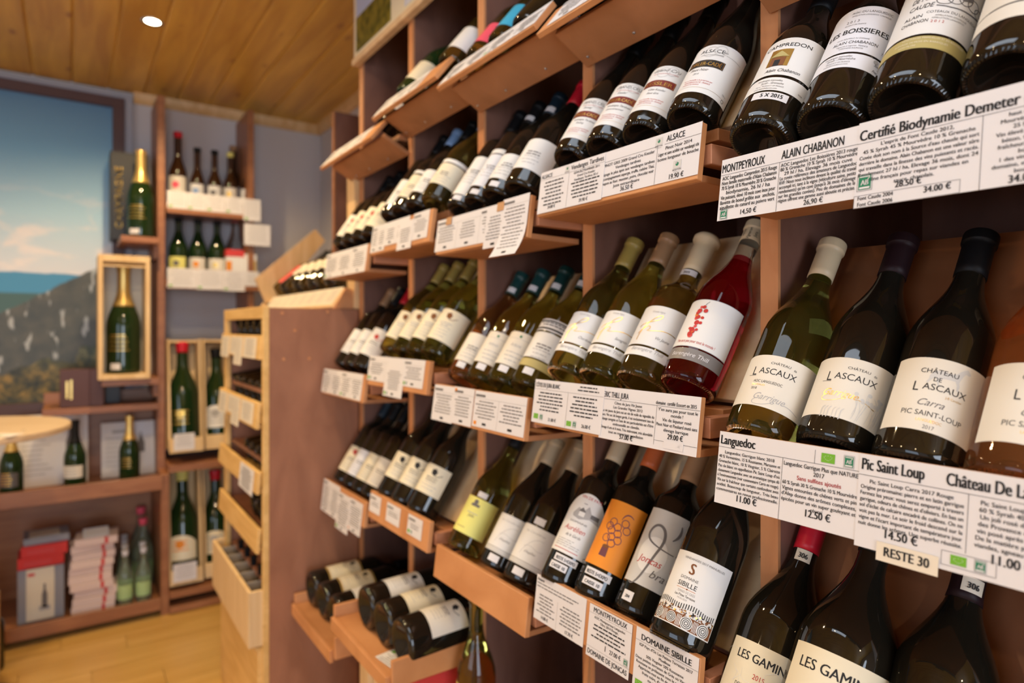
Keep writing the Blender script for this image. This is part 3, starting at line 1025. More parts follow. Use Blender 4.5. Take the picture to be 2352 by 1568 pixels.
# column E
card('E', 1, 2.034, 1.69, .0, -.078, 'wide lilac-white price card on the first column upper tray', blurred(3, logos=(0,)))
card('E', 2, 2.034, 1.70, .0, -.074, 'wide white price card on the first column middle tray', blurred(4, logos=(2,)))
card('E', 3, 2.034, 1.885, .0, -.098, 'far white price card hanging off the first column lower tray', blurred(2))
card('E', 3, 1.89, 1.79, -.012, -.118, 'long white price card with green logo on first column lower tray', blurred(1, logos=(0,)), eps=.0012)
card('E', 3, 1.795, 1.70, -.010, -.100, 'white price card with small orange logo on first column lower tray', lambda p, w, a, b: (blurred(1)(p, w, a, b), p.rect(.004, b + .004, .012, b + .010, 'label_orange')))
for q, (a, b) in enumerate(((1.645, 1.575), (1.535, 1.455), (1.41, 1.335))):
    card('D', 3, a, b, -.006, -.052, ('small white ticket at the far end of the plain lower tray', 'small white ticket in the middle of the plain lower tray', 'small white ticket with green logo at the near end of the plain lower tray')[q], blurred(1, logos=(0,) if q == 2 else (), price=False))
# column B, lower tray


def art_lower_far(p, w, v0, v1):
    p.text('Aniane', .003, -.009, .0078, align='L', bold=.01)
    p.bars(.003, w - .003, -.024, -.012, .0055, .0016, 'ink_soft', centre=False)
    d = w * .47
    p.rect(d, v1, d + .0003, -.028, 'ink_soft')
    p.bars(.003, d - .002, -.060, -.030, .0056, .0019, 'ink_soft')
    p.bars(d + .003, w - .003, -.062, -.030, .0056, .0019, 'ink_soft')
    p.text('14.80 €', d * .5, -.0690, .0075, bold=.01); p.text('17.70 €', d + (w - d) * .5, -.0700, .0078, bold=.01)


def art_joncas(p, w, v0, v1):
    p.text('MONTPEYROUX', w / 2, -.0120, .0108, fit=w * .78, bold=.014)
    p.rect(0, -.0145, w, -.0142, 'ink_soft')
    p.para(['AOC Montpeyroux Languedoc', 'Obra 2014 Rouge,'], .003, w - .003, -.0205, .0056, 0.0052)
    p.bars(.003, w - .003, -.050, -.0290, .0058, .0021, 'ink')
    p.rect(w * .44, -.0600, w * .46, -.0520, 'ink_soft')
    p.text('27.00 €', w * .68, -.0600, .0090, bold=.014); p.ab(w * .92, -.0585, .0070)
    p.rect(0, -.0648, w, -.0645, 'ink_soft')
    p.text('DOMAINE DE JONCAS', w / 2, -.0755, .0105, fit=w * .92, bold=.014)


def art_sibille(p, w, v0, v1):
    p.text('DOMAINE SIBILLE', w / 2, -.0145, .0112, fit=w * .80, bold=.016)
    p.rect(0, -.0172, w, -.0168, 'ink_soft')
    p.para(["IGP Pays d'Oc Les Petites Terrasses 2017", 'Moelleux', '50% Viognier 50% Roussanne', 'Deux petites terrasses de Grès où Viognier et', 'Roussane se prélassent sous le soleil occitan.', 'Appréciez-moi en fin de repas pour mon', "fruits mûrs, d'agrume et de citron", 'ma rondeur, servez-moi'], .003, w - .003, -.0235, .0060, 0.0055)
    p.leaf(.012, -.0745, .0090); p.ab(.030, -.0745, .0080)


card('B', 3, .8945, .765, .0, -.074, 'white price card with two columns at the far end of its tray', art_lower_far)
card('B', 3, .756, .664, -.002, -.080, 'white price card reading MONTPEYROUX above a domain name line', art_joncas, eps=.0012)
card('B', 3, .656, .545, .0, -.085, 'white price card reading DOMAINE SIBILLE at the near end', art_sibille, eps=.0009)
# top trays, seen from below
card('B', 0, .890, .70, .002, -.066, 'white price card on the top tray of the fourth column', blurred(2))
card('C', 0, 1.292, .925, .004, -.066, 'long white price card on the top tray above the red capsule', blurred(4, logos=(2,), head=False, pitch=.0055))
card('D', 0, 1.671, 1.40, .002, -.070, 'long white price card on the top tray of the second column', blurred(3, head=False))
card('E', 0, 2.112, 1.76, .002, -.068, 'long white price card on the top tray of the first column', blurred(3, head=False))

# ================================================================== BOTTLES IN THE TRAYS
def at(c, r, y, az=22, dx=0.0, dz=0.0, lean=None, rad=.041):
    """rest a bottle's heel on the tray of column c, row r, at distance y along the wall, label turned by az towards the entrance"""
    le = LEAN[r] if lean is None else lean
    k = rad - .041
    x = BX[r] - k * math.cos(R(le)) * .55 + dx
    z = H + TOP[c, r] + BASE_DZ[r] + k * math.sin(R(le)) * .9 + dz
    return T(x, y, z) @ RY(le) @ RZ(az)


def lab(look, c, r, n):
    return f'{look}, {n} from far end, {ROWN[r]} tray, {ORD[c]} column'


N5 = ['first', 'second', 'third', 'fourth', 'fifth', 'sixth', 'seventh', 'eighth', 'ninth', 'tenth']
RB, RD, RF, RC, RR_ = .0417, .0385, .0392, .0432, .0412     # radius of print on burgundy, bordeaux, flute, clavelin, rhone bottles


# ---- column A, upper tray
def a_campredon(p):
    p.text('CAMPREDON', -.004, .1245, .0088, fit=.060, sx=.9)
    p.rect(-.021, .0895, .006, .1195, 'gold'); p.rect(-.017, .0895, .001, .105, 'brown_ink', lift=.0002); p.poly([(-.020, .106), (-.008, .1165), (.004, .106)], 'olive_strip', lift=.0003)
    p.rect(-.012, .0895, -.005, .100, 'ink', lift=.0004)
    p.text('Alain Chabanon', .003, .0790, .0075, shear=.3, fit=.044)
    p.text('Vendanges manuelles', -.006, .0625, .0042, 'ink_soft', shear=.2); p.text('Syrah - Grenache', -.002, .0575, .0046, 'ink_soft', shear=.3)
    p.text('750 ml  PRODUCT OF FRANCE', -.004, .0530, .0030, 'ink_soft'); p.text('www.alainchabanon.com', -.008, .0490, .0034, 'ink_soft')
    p.text('WINE', .036, .0520, .0030, 'ink_soft')
    p.text('5 X 2015', .004, .0355, .0085, bold=.02)
    p.ribbon([(.043, .072), (.047, .080), (.044, .088), (.050, .095)], .004, 'label_grey')


bottle(at('A', 1, .4765, 24, dx=-.016, dz=-.011), 'dark bottle with white label bearing a small gold house picture', 'burgundy', 'glass_black', 'capsule_black', .236,
       [(.0735, .140, .055, 'label_white'), (.0470, .0690, .055, 'label_white'), (.0320, .0440, .022, 'paper', .002)], [art_mesh('campredon', a_campredon, RB)])


def a_boissieres(p):
    p.text('AOC DU LANGUEDOC', .004, .1455, .0050, 'ink_soft', fit=.046); p.text('APPELLATION LANGUEDOC CONTRÔLÉE', .004, .1405, .0030, 'ink_soft', fit=.044)
    p.text('2 0 1 3', -.014, .1295, .0060, 'ink_soft'); p.text('PRODUIT DE FRANCE', -.010, .1245, .0028, 'ink_soft')
    p.text('LES BOISSIERES', -.004, .1105, .0112, fit=.070, bold=.006)
    p.text('MIS EN BOUTEILLE AU DOMAINE', -.006, .1000, .0028, 'ink_soft'); p.text('ALAIN CHABANON', -.002, .0925, .0066, fit=.050)
    p.text('Vigneron à Lagamas  FRANCE', -.004, .0875, .0032, 'ink_soft'); p.text('CONTAINS SULPHITES', -.004, .0835, .0030, 'ink_soft')
    p.text('750 ml', .036, .0855, .0050, 'ink_soft'); p.disc(.047, .0865, .003, 'ink_soft')
    p.text('Vendanges manuelles', -.014, .0700, .0042, 'ink_soft', shear=.2); p.text('Syrah - Mourvèdre', -.010, .0655, .0048, 'ink_soft', shear=.3); p.text('PRODUCT OF FRANCE', -.012, .0610, .0030, 'ink_soft')
    p.text('www.alainchabanon.com', -.014, .0575, .0032, 'ink_soft')
    p.disc(.028, .0715, .0032, 'ink_pale', 10)
    p.text('Sud', .031, .0655, .0055, shear=.4); p.text('de', .034, .0615, .0035, shear=.4); p.text('France', .033, .0565, .0050, shear=.4)


bottle(at('A', 1, .3960, 26, dz=-.011), 'dark bottle with tall cool-white label above a narrow strip label', 'burgundy', 'glass_black', 'capsule_black', .236,
       [(.0785, .156, .058, 'label_cool'), (.0535, .0755, .058, 'label_cool')], [art_mesh('boissieres', a_boissieres, RB)])


def a_fontcaude(p):
    for i, (t_, s_) in enumerate((("L'ESPRIT", .0095), ('DE FONT', .0105), ('CAUDE', .0098))):
        p.text(t_, -.030, .1545 - i * .0125, s_, align='L', shear=.2, fit=.030 - .003 * i)
    p.text('ALAIN', -.032, .1150, .0072, align='L', fit=.018); p.text('CHABANON', -.033, .1060, .0072, align='L', fit=.026)
    rr = random.Random(3)
    for i in range(5):       # sketched boulders
        p.ring(.022 + (i - 2) * .010, .139 + .004 * (2 - abs(i - 2)), .0075, .0009, 'ink_soft', 12, ry=.006 + .002 * (2 - abs(i - 2)))
    p.poly([(.012, .146), (.020, .143), (.030, .147), (.026, .160), (.018, .158)], 'ink_soft'); p.ring(.022, .158, .009, .0012, 'ink_soft', 12)
    p.ribbon([(-.004, .131), (.010, .129), (.030, .130), (.048, .133)], .0016, 'ink_soft')
    p.text('COTEAUX DU LANGUEDOC', .018, .1195, .0052, 'ink_soft', fit=.058); p.text('APPELLATION CONTROLEE', .014, .1145, .0030, 'ink_soft'); p.text('APPELLATION LANGUEDOC', .012, .1105, .0030, 'ink_soft')
    p.text('2 0 1 2', .002, .1045, .0052, 'ink_red')
    p.rect(.044, .086, .053, .108, 'label_cream')
    p.text('VENDANGES MANUELLES ET EN BOUTEILLES', .006, .0800, .0036, 'label_cream', fit=.062); p.text('ELEVAGE 24 MOIS EN BARRIQUES', -.006, .0745, .0036, 'label_cream', fit=.05); p.text('NON FILTRE', -.018, .0695, .0034, 'label_cream')
    p.b.v = [(u, v - .024, l) for u, v, l in p.b.v]


bottle(at('A', 1, .3143, 28, dz=-.011), 'dark bottle with boulder sketch label above an olive-gold strip', 'burgundy', 'glass_black', 'capsule_black', .236,
       [(.0640, .175, .058, 'label_white'), (.0425, .0605, .058, 'olive_strip')], [art_mesh('fontcaude', a_fontcaude, RB)])
bottle(at('A', 1, .226, 30, dz=-.011), 'dark bottle with grey-white label beside the frame edge, above certification card', 'burgundy', 'glass_black', 'capsule_black', .236,
       [(.062, .170, .056, 'label_ivory'), (.040, .0605, .056, 'label_ivory')], [art_mesh('a1d', lambda p: (p.ribbon([(-.04, .0605), (.04, .0605)], .0012, 'ink'), p.bars(-.03, .03, .09, .13, .007, .002)), RB)])


# ---- column B, upper tray: Alsace flutes
def a_alsace(band, top_, mid, black=False):
    def f(p):
        p.ring(.010, .1300, .009, .0016, 'label_grey', 18); p.ring(-.004, .127, .010, .0012, 'label_grey', 18)
        if black:
            p.text('ALSACE', -.002, .1250, .0098, fit=.036); p.text('APPELLATION ALSACE CONTRÔLÉE', .000, .1195, .0028, 'ink_soft', fit=.034)
            p.rect(.020, .1235, .046, .1238, 'ink'); p.text('2014', .018, .1270, .0035, 'ink')
        else:
            p.text(top_, 0, .1290, .0086, 'ink_soft', fit=.046, shear=0 if top_ == 'GRAND CRU' else .35); p.text('APPELLATION ALSACE GRAND CRU CONTRÔLÉE', .0, .1235, .0026, 'ink_red', fit=.042)
            p.text(mid[0], -.006, .1165, .0066, 'ink_soft', shear=.4)
        p.rect(-.030, .0965, .024, .1105, 'ink' if black else 'dark_red_band')
        p.frame(-.029, .0975, .023, .1095, .0006, 'gold'); p.text(band, -.003, .0995, .0098, 'gold', fit=.046, bold=.015, lift=.0002)
        if black:
            p.text('Pinot Noir', -.008, .0885, .0072, 'ink_soft', shear=.4); p.text('2014', -.010, .0810, .0050, 'ink_soft', shear=.3)
        else:
            p.text(mid[1], 0, .0880, .0062, 'ink_soft', shear=.4); p.text(mid[2], -.004, .0805, .0056, 'ink_soft', shear=.4)
        p.text('Mis en bouteille à la propriété par', -.002, .0690, .0036, 'ink_red'); p.text('68500 BERGHOLTZ - FRANCE', -.002, .0645, .0034, 'ink_red'); p.text('PRODUIT DE FRANCE', -.010, .0605, .0030, 'ink_red')
        p.rect(-.05, .0565, .05, .0568, 'gold')
        p.text('750 ml', .043, .062, .0034, 'ink_soft'); p.ring(.044, .054, .0026, .0006, 'ink', 10)
        p.b.v = [(u, v - .0245, l) for u, v, l in p.b.v]
    return f


FL = [(.0230, .1170, .055, 'label_white')]
bottle(at('B', 1, .857, 30, dz=-.011, rad=.039), 'dark flute bottle with red band label, outermost of its tray by the third column', 'flute', 'glass_black', 'capsule_black', .262, FL, [art_mesh('als1', a_alsace('DIRLER-CADÉ', 'GRAND CRU', ('Saering', 'Vendanges Tardives', 'Riesling')), RF)])
bottle(at('B', 1, .772, 30, dz=-.011, rad=.039), 'dark flute bottle with red and gold band label, second in its tray', 'flute', 'glass_black', 'capsule_black', .262, FL, [art_mesh('als2', a_alsace('DIRLER-CADÉ', 'GRAND CRU', ('Kessler', 'Vendanges Tardives', 'Gewurztraminer')), RF)])
bottle(at('B', 1, .688, 28, dz=-.011, rad=.039), 'dark flute bottle with dark red band label and script name, third in tray', 'flute', 'glass_black', 'capsule_black', .262, FL, [art_mesh('als3', a_alsace('KESSLER', 'Grand Cru', ('', 'Côte Kessler', 'Pinot Gris')), RF)])
bottle(at('B', 1, .5985, 26, dz=-.011, rad=.039), 'dark flute bottle with white label and black-and-gold name band', 'flute', 'glass_black', 'capsule_black', .262, [(.0230, .1170, .055, 'label_white')], [art_mesh('als4', a_alsace('DIRLER-CADÉ', '', ('', '', ''), True), RF)])


# ---- column A, middle tray
def a_lascaux(gold, garr):
    def f(p):
        m = 'ink'
        p.text('CHÂTEAU', .004, .0960, .0046, m, fit=.024); p.text('de', .022, .0945, .0045, m)
        p.text('L', -.0280, .0790, .0180, m, align='L', sx=.80); p.text('ASCAUX', .0035, .0820, .0118, m, fit=.046)
        p.rect(-.033, .0780, -.022, .0785, m)
        if garr:
            p.text('AOC LANGUEDOC', -.004, .0690, .0052, m, fit=.036); p.text('J-B CAVALIER', -.014, .0645, .0034, 'gold'); p.text('2018', -.018, .0590, .0046, m)
            mm, vv, uu = 'ink_pale', .0465, -.014
        else:
            mm, vv, uu = 'gold', .0600, -.026
        p.text('Garrigue', uu, vv, .0125, mm, align='L', shear=.45, fit=.038)
        p.ribbon(seg((uu + .036, vv + .001), (uu + .046, vv + .002), (uu + .052, vv - .002), (uu + .058, vv - .003)), .0007, mm)
        p.ribbon(seg((uu + .004, vv + .001), (uu - .008, vv - .006), (uu + .006, vv - .012), (uu + .022, vv - .002)), .0006, mm)
        if not garr:
            rr = random.Random(5)
            for i in range(16):
                u0 = .010 + rr.random() * .032; v0 = .034 + rr.random() * .012
                p.ribbon(seg((u0, v0), (u0 + .002, v0 + .01), (u0 + .004, v0 + .016), (u0 + rr.uniform(-.006, .008), v0 + .026)), .0005, 'label_grey')
                p.disc(u0 + rr.uniform(-.005, .007), v0 + .026, .0024, 'label_grey', 7)
            for i in range(12):
                u0 = -.022 + rr.random() * .022
                p.ribbon(seg((u0, .032), (u0 + .002, .038), (u0 - .002, .042), (u0 + .003, .046)), .0005, 'label_grey')
        p.b.v = [(u, v + -0.0075, l) for u, v, l in p.b.v]
    return f


def horse(p, u, v, s, m):
    pts = [(0, .30), (.05, .42), (.14, .50), (.30, .52), (.50, .48), (.62, .52), (.72, .66), (.80, .74), (.88, .80), (.97, .72), (1.0, .66), (.94, .62), (.86, .64), (.80, .52), (.76, .38), (.74, .30),
           (.78, .16), (.76, .02), (.72, .02), (.70, .18), (.64, .30), (.40, .28), (.30, .26), (.26, .14), (.30, .02), (.25, .02), (.20, .16), (.14, .28), (.08, .20), (.0, .06), (-.05, .08), (.0, .2)]
    p.poly([(u + x * s, v + y * s) for x, y in pts], m)


def a_carra(year):
    def f(p):
        horse(p, -.012, .0900, .036, 'label_grey')
        p.text('CHÂTEAU', -.004, .1040, .0078, fit=.034, lift=.0002); p.text('DE', -.004, .0950, .0072, lift=.0002)
        p.text('L', -.0240, .0820, .0160, align='L', sx=.80, lift=.0002); p.text('ASCAUX', .0045, .0845, .0105, fit=.040, lift=.0002)
        p.text('J-B Cavalier', .014, .0785, .0038, 'gold')
        p.text('Carra', -.004, .0660, .0110, 'ink_soft', shear=.45, fit=.024)
        p.text('PIC SAINT-LOUP', -.001, .0545, .0082, fit=.056)
        p.text('LANGUEDOC', -.002, .0480, .0044, 'gold'); p.text(year, -.001, .0405, .0060, 'ink_soft')
        p.b.v = [(u, v + -0.0085, l) for u, v, l in p.b.v]
    return f


bottle(at('A', 2, .4790, 22, dx=-.018, dz=-.014), 'pale green bottle of white wine with cream label and tan capsule', 'burgundy', 'glass_olive', 'capsule_tan', .240, [(.0295, .1010, .053, 'label_ivory')], [art_mesh('lasc1', a_lascaux(False, True), RB * 1.04 - .0002)], s=1.04)
bottle(at('A', 2, .3945, 24, dz=-0.016), 'dark bottle with cream label carrying gold script and pale flowers', 'burgundy', 'glass_black', 'capsule_purple', .240, [(.0260, .1030, .055, 'label_ivory')], [art_mesh('lasc2', a_lascaux(True, False), RB * 1.04 - .0002)], s=1.04)
bottle(at('A', 2, .3085, 27, dz=-0.022), 'dark bottle with cream label showing a grey horse', 'burgundy', 'glass_black', 'capsule_black', .240, [(.0290, .1140, .052, 'label_ivory')], [art_mesh('lasc3', a_carra('2017'), RB * 1.04 - .0002)], s=1.04)
bottle(at('A', 2, .222, 28, dz=-0.024), 'orange rosé bottle with cream horse label at the frame edge', 'burgundy', 'wine_rose', 'capsule_tan', .244, [(.0290, .1140, .052, 'label_ivory')], [art_mesh('lasc4', a_carra('2018'), RB * 1.04 - .0002)], level=.238, s=1.04)


# ---- column B, middle tray
def a_thill(name):
    def f(p):
        p.text('Grande Vigne', -.008, .1130, .0046, 'ink_pale', shear=.3)
        p.ribbon(seg((-.026, .060), (-.030, .085), (.004, .120), (.002, .106), 14) + seg((.002, .106), (.000, .094), (-.034, .092), (-.030, .084), 10)[1:], .0013, 'gold')
        p.ribbon(seg((-.030, .072), (-.010, .098), (-.006, .082), (-.014, .078), 10) + seg((-.014, .078), (-.004, .076), (.010, .088), (.032, .082), 10)[1:], .0011, 'gold')
        p.text(name, .016, .0660, .0072, 'ink_soft', shear=.35)
        p.text('Bérengère Thill', 0, .0415, .0085, 'ink_pale', shear=.25, fit=.054)
        p.b.v = [(u, v * .96 - .002, l) for u, v, l in p.b.v]
    return f


TL = [(.0500, .1130, .051, 'label_white'), (.0320, .0465, .051, 'label_white')]
bottle(at('B', 2, .856, 32, dx=-.012), 'olive bottle with gold script label, outermost in its tray', 'burgundy', 'glass_olive', 'capsule_olive', .236, TL, [art_mesh('th1', a_thill('Chardonnay'), RB)])
bottle(at('B', 2, .778, 30, dx=-.006), 'olive bottle with gold script label and brown capsule, second in tray', 'burgundy', 'glass_olive', 'capsule_brown', .236, TL, [art_mesh('th2', a_thill('Savagnin'), RB)])
bottle(at('B', 2, .694, 28), 'squat dark bottle with cream wax top and gold script label', 'clavelin', 'glass_dark_olive', 'wax_cream', .212, [(.0480, .1190, .052, 'label_white'), (.0295, .0445, .052, 'label_white')],
       [art_mesh('th3', a_thill('Vin Jaune'), RC), (art_mesh('th3n', lambda q: q.text('2009', -.004, .2005, .0068, 'ink'), .0185), 'lettering', 0)],
       wax=True, neck=[(.1985, .2090, .016, 'paper', -.002)])


def a_grapes(p):
    rr = random.Random(11)
    for i in range(26):
        v = .0650 + .050 * rr.random(); q = 1 - abs((v - .094) / .034)**1.5
        p.disc(-.014 + rr.uniform(-.011, .011) * q, v, rr.uniform(.0022, .0042), rr.choice(['ink_red', 'label_red', 'dark_orange', 'ink_red']), 9, lift=.0001 + .00002 * i)
    p.ribbon([(-.012, .114), (-.009, .121), (-.006, .124)], .0007, 'ink_soft')
    p.text("Y'en aura pas pour tout le monde !", -.004, .0545, .0070, 'ink_red', shear=.15, fit=.060)
    p.frame(-.050, .0480, .050, .128, .0006, 'ink_pale')
    p.text('Bérengère Thill', -.004, .0330, .0090, 'paper', shear=.2, fit=.058)


bottle(at('B', 2, .6060, 26), 'clear bottle of deep red liqueur wine with scattered red grapes label', 'burgundy', 'wine_red', 'wax_cream', .262, [(.0480, .1280, .050, 'label_white'), (.0270, .0455, .050, 'label_slate')],
       [art_mesh('grapes', a_grapes, RB), (art_mesh('corkn', lambda q: (q.text('Vigneron', 0, .272, .0070, 'ink', rot=R(90), shear=.3), q.text('Jura', .010, .272, .007, 'ink', rot=R(90)), q.text('mmxii', -.010, .274, .006, 'ink', rot=R(90))), .0163), 'lettering', 0)], level=.232)


# ---- column B, lower tray
def a_chateau(p):
    p.text('VIN DE PAYS', .004, .150, .0075, 'ink_red', fit=.04); p.rect(-.006, .1405, .001, .1415, 'ink_soft')
    p.poly([(-.020, .120), (-.012, .132), (.000, .129), (.006, .139), (.014, .128), (.030, .124), (.034, .114), (.014, .118), (-.004, .112), (-.018, .115)], 'ink_pale')
    p.poly([(-.010, .126), (-.004, .134), (.004, .127)], 'ink_soft', lift=.0002); p.rect(-.008, .118, .003, .126, 'label_white', lift=.0002); p.rect(.014, .121, .030, .128, 'ink_soft', lift=.0002)
    p.text('DOMAINE', -.002, .1050, .0048, 'ink_soft', fit=.034)
    p.text('Aurélien', -.004, .0900, .0125, 'ink_red', shear=.3, fit=.042); p.text('de la Garde', -.001, .0800, .0072, 'ink_soft', shear=.35)
    p.bars(-.030, .026, .0600, .0730, .0036, .0012, 'ink_pale', centre=False); p.rect(-.03, .0555, .02, .0565, 'ink_red'); p.ring(.034, .0540, .0026, .0007, 'ink', 10)
    p.text('RESTE 5+EXPO', .004, .0375, .0078, bold=.03, fit=.036); p.text('CAISSE 10', -.004, .0235, .0078, bold=.03, fit=.026)


bottle(at('B', 3, .866, 30, dx=-.024, rad=.0378), 'dark bottle with arched country-house drawing label and red script', 'bordeaux', 'glass_black', 'capsule_tan', .235,
       [(.0500, .1600, .043, 'label_white', 0, 'arch'), (.0350, .0465, .022, 'paper', .004), (.0210, .0325, .017, 'paper', -.004)], [art_mesh('chateau', a_chateau, RD)])


def a_orange(p):
    for u, v in ((-.010, .124), (.000, .118), (.010, .128), (.004, .108), (-.008, .110), (-.014, .116), (.016, .118), (-.004, .100), (.008, .098), (-.012, .096), (.000, .090)):
        p.ring(u, v, .0062, .0013, 'purple_ink', 14)
    p.ribbon(seg((.002, .132), (.004, .144), (.012, .146), (.020, .140)), .0022, 'purple_ink', taper=True)
    p.poly([(-.012, .082), (-.001, .083), (.000, .066), (-.013, .066)], 'purple_ink'); p.disc(-.0065, .0825, .0058, 'brown_ink', 12, lift=.0002, ry=.003)
    for i in range(4):
        p.rect(-.011 + i * .003, .067, -.0102 + i * .003, .081, 'brown_ink', lift=.0003)


def a_orange_tags(p):
    p.text('RESTE 5+EXPO', -.002, .0335, .0082, bold=.03, fit=.038); p.text('CAISSE 10', -.004, .0180, .0078, bold=.03, fit=.027)


bottle(at('B', 3, .788, 30, dx=-.014, rad=.0378), 'dark bottle with bright orange label showing a sketched grape bunch', 'bordeaux', 'glass_black', 'capsule_orange', .236,
       [(.0480, .1600, .040, 'label_orange'), (.0310, .0430, .024, 'paper', -.001), (.0155, .0270, .018, 'paper', -.004)], [art_mesh('orange', a_orange, RD), (art_mesh('orange_tags', a_orange_tags, RD), 'sticker_lettering', 0)])


def a_joncasl(p):
    p.disc(-.004, .092, .024, 'label_white', 26, lift=0.0, ry=.028)
    p.ribbon(seg((-.026, .044), (-.010, .030), (-.004, .080), (.004, .104), 14) + seg((.004, .104), (.014, .136), (-.012, .150), (-.020, .128), 14)[1:] + seg((-.020, .128), (-.026, .112), (-.004, .104), (.028, .104), 12)[1:], .0042, 'ink_soft', lift=.0002, taper=True)
    p.ribbon(seg((.024, .150), (.028, .140), (.026, .132), (.018, .124)), .0044, 'ink_soft', lift=.0002, taper=True)
    p.text('Joncas', -.004, .0780, .0150, 'ink_red', shear=.25, fit=.040, lift=.0004)
    p.text('bra', .016, .0600, .0170, 'ink_soft', shear=.3, fit=.024, lift=.0004)
    p.text('204', -.016, .0195, .0066, bold=.03)


bottle(at('B', 3, .703, 28, dx=-.004, rad=.0378), 'dark bottle with tall grey label of brush strokes and red script', 'bordeaux', 'glass_black', 'kraft', .226,
       [(.0440, .1640, .040, 'label_grey'), (.0150, .0300, .0095, 'paper', -.016)], [art_mesh('joncas', a_joncasl, RD)], wax=False)


def a_sib(p):
    p.text('VENDANGES 2017 MANUELLES', .004, .1105, .0042, 'ink_soft', fit=.060)
    p.text('S', -.008, .0915, .0215, 'brown_ink', bold=.02)
    p.text('DOMAINE', -.008, .0835, .0056, 'ink_soft', fit=.026); p.text('SIBILLE', -.008, .0735, .0092, fit=.028)
    p.rect(-.022, .0705, .006, .0710, 'dark_orange'); p.disc(-.006, .0708, .0012, 'brown_ink', 6)
    p.text('TERRES DE GRÈS', -.006, .0650, .0045, 'ink_pale', fit=.026); p.text("Les P'tites Terrasses", -.006, .0600, .0048, shear=.1, fit=.030); p.text('MOELLEUX', -.008, .0560, .0034, 'ink_pale')
    rr = random.Random(2)
    for i in range(26):
        u = -.044 + i * .0034
        p.rect(u, .0460 + .0015 * math.sin(i * .5), u + .0012, .0530 + .0015 * math.sin(i * .5), 'ink')
    for i in range(90):
        p.disc(-.044 + rr.random() * .088, .0395 + rr.random() * .0062, rr.uniform(.0006, .0014), rr.choice(['ink', 'brown_ink', 'gold', 'brown_ink']), 7)
    p.rect(-.045, .0225, .045, .0390, 'brown_ink')
    for u, q in ((-.036, .008), (-.014, .0072), (.008, .0085), (.032, .0092)):
        p.disc(u, .0305, q, 'label_white', 18, lift=.0002)
        for rr_ in (.8, .52, .26):
            p.ring(u, .0305, q * rr_, .0009, 'ink', 14, lift=.0004)
    for u in (-.025, -.003, .020):
        for j in range(4):
            p.rect(u - .003 + j * .0018, .0235, u - .0022 + j * .0018, .0375, 'label_white', lift=.0002)


bottle(at('B', 3, .598, 26, dx=-.028, dz=.004), 'wide dark bottle with white label above an ornate swirl border', 'burgundy', 'glass_black', 'capsule_brown', .238, [(.0210, .1200, .046, 'label_white')], [art_mesh('sib', a_sib, .0441 + .0007)], s=1.075)


# ---- column A, lower tray
def a_gam(year):
    def f(p):
        rr = random.Random(4)
        for i in range(14):
            a = rr.uniform(0, 6.28); u = rr.uniform(-.04, .04); v = rr.uniform(.05, .12)
            p.ribbon([(u, v), (u + .02 * math.cos(a), v + .012 * math.sin(a)), (u + .034 * math.cos(a + .3), v + .02 * math.sin(a + .3))], .0004, 'label_white')
        p.text('LES GAMINES', 0, .1080, .0150, bold=.012, fit=.076)
        p.text(year, -.002, .0900, .0086, 'ink_red'); p.text('DOMAINE DE LA MARFÉE', 0, .0755, .0064, fit=.056); p.text('LANGUEDOC', 0, .0640, .0050, 'ink_soft')
        p.bars(-.03, .03, .046, .060, .006, .0018, 'ink_pale')
        p.b.v = [(u, v - .009, l) for u, v, l in p.b.v]
    return f


def neck306(q):
    q.text('306', .000, .2500, .0098, 'ink', bold=.02)


bottle(at('A', 3, .496, 24, dx=-.022, dz=-.045, rad=.050), 'big dark bottle with red capsule, number sticker and cream label', 'magnum', 'glass_black', 'capsule_red', .292, [(.022, .1220, .056, 'label_cream')],
       [art_mesh('gam1', a_gam('2015'), .0504 + .0007), (art_mesh('n306', neck306, .0182), 'lettering', 0)], s=.90, neck=[(.2460, .2620, .0105, 'paper_warm')])
bottle(at('A', 3, .399, 24, dx=-.046, dz=-.040, rad=.054), 'large dusty dark bottle with cream label, widest of the lower bottles', 'magnum', 'glass_black', 'capsule_black', .295, [(.030, .1530, .060, 'label_cream')],
       [art_mesh('gam2', lambda p: [p.text('LES GAMINES', 0, .1270, .0170, bold=.012, fit=.088), p.text('2014', -.002, .1080, .0095, 'ink_red'), p.text('DOMAINE DE LA MARFÉE', 0, .0930, .0070, fit=.064)] and None, .0549)], s=.97)
bottle(at('A', 3, .306, 28, dx=-.012, dz=-.030, rad=.050), 'large unlabelled dark bottle with a number sticker on its neck', 'magnum', 'glass_black', 'capsule_purple', .270, [], [(art_mesh('n306b', lambda q: q.text('306', .003, .2560, .0098, 'ink', bold=.02), .0188), 'lettering', 0)], s=.90, neck=[(.252, .269, .0115, 'paper_warm', .003)])
bottle(at('A', 3, .208, 30, dx=-.02, dz=-.05), 'dark bottle with pale label cut off by the lower frame corner', 'burgundy', 'glass_black', 'capsule_black', .236, [(.040, .120, .05, 'label_cream')])


# ---- columns C, D, E: out of focus, simpler print
def a_plain(ink='ink_soft', emb=None, lines=True, z0=.05, z1=.12):
    def f(p):
        if emb:
            p.poly([(-.006, z1 - .022), (.004, z1 - .026), (.009, z1 - .016), (.002, z1 - .008), (-.008, z1 - .012)], emb)
            p.ribbon(seg((.002, z1 - .024), (.012, z1 - .03), (.018, z1 - .02), (.024, z1 - .018)), .0016, emb)
        p.bars(-.020, .020, (z0 + z1) / 2 - .003, (z0 + z1) / 2 + .006, .006, .0026, ink)
        if lines:
            p.bars(-.026, .026, z0 + .006, (z0 + z1) / 2 - .006, .008, .0016, 'ink_pale')
    return f


def AR(key, r=RB, **k):
    return [art_mesh('pl' + key, a_plain(**k), r)]


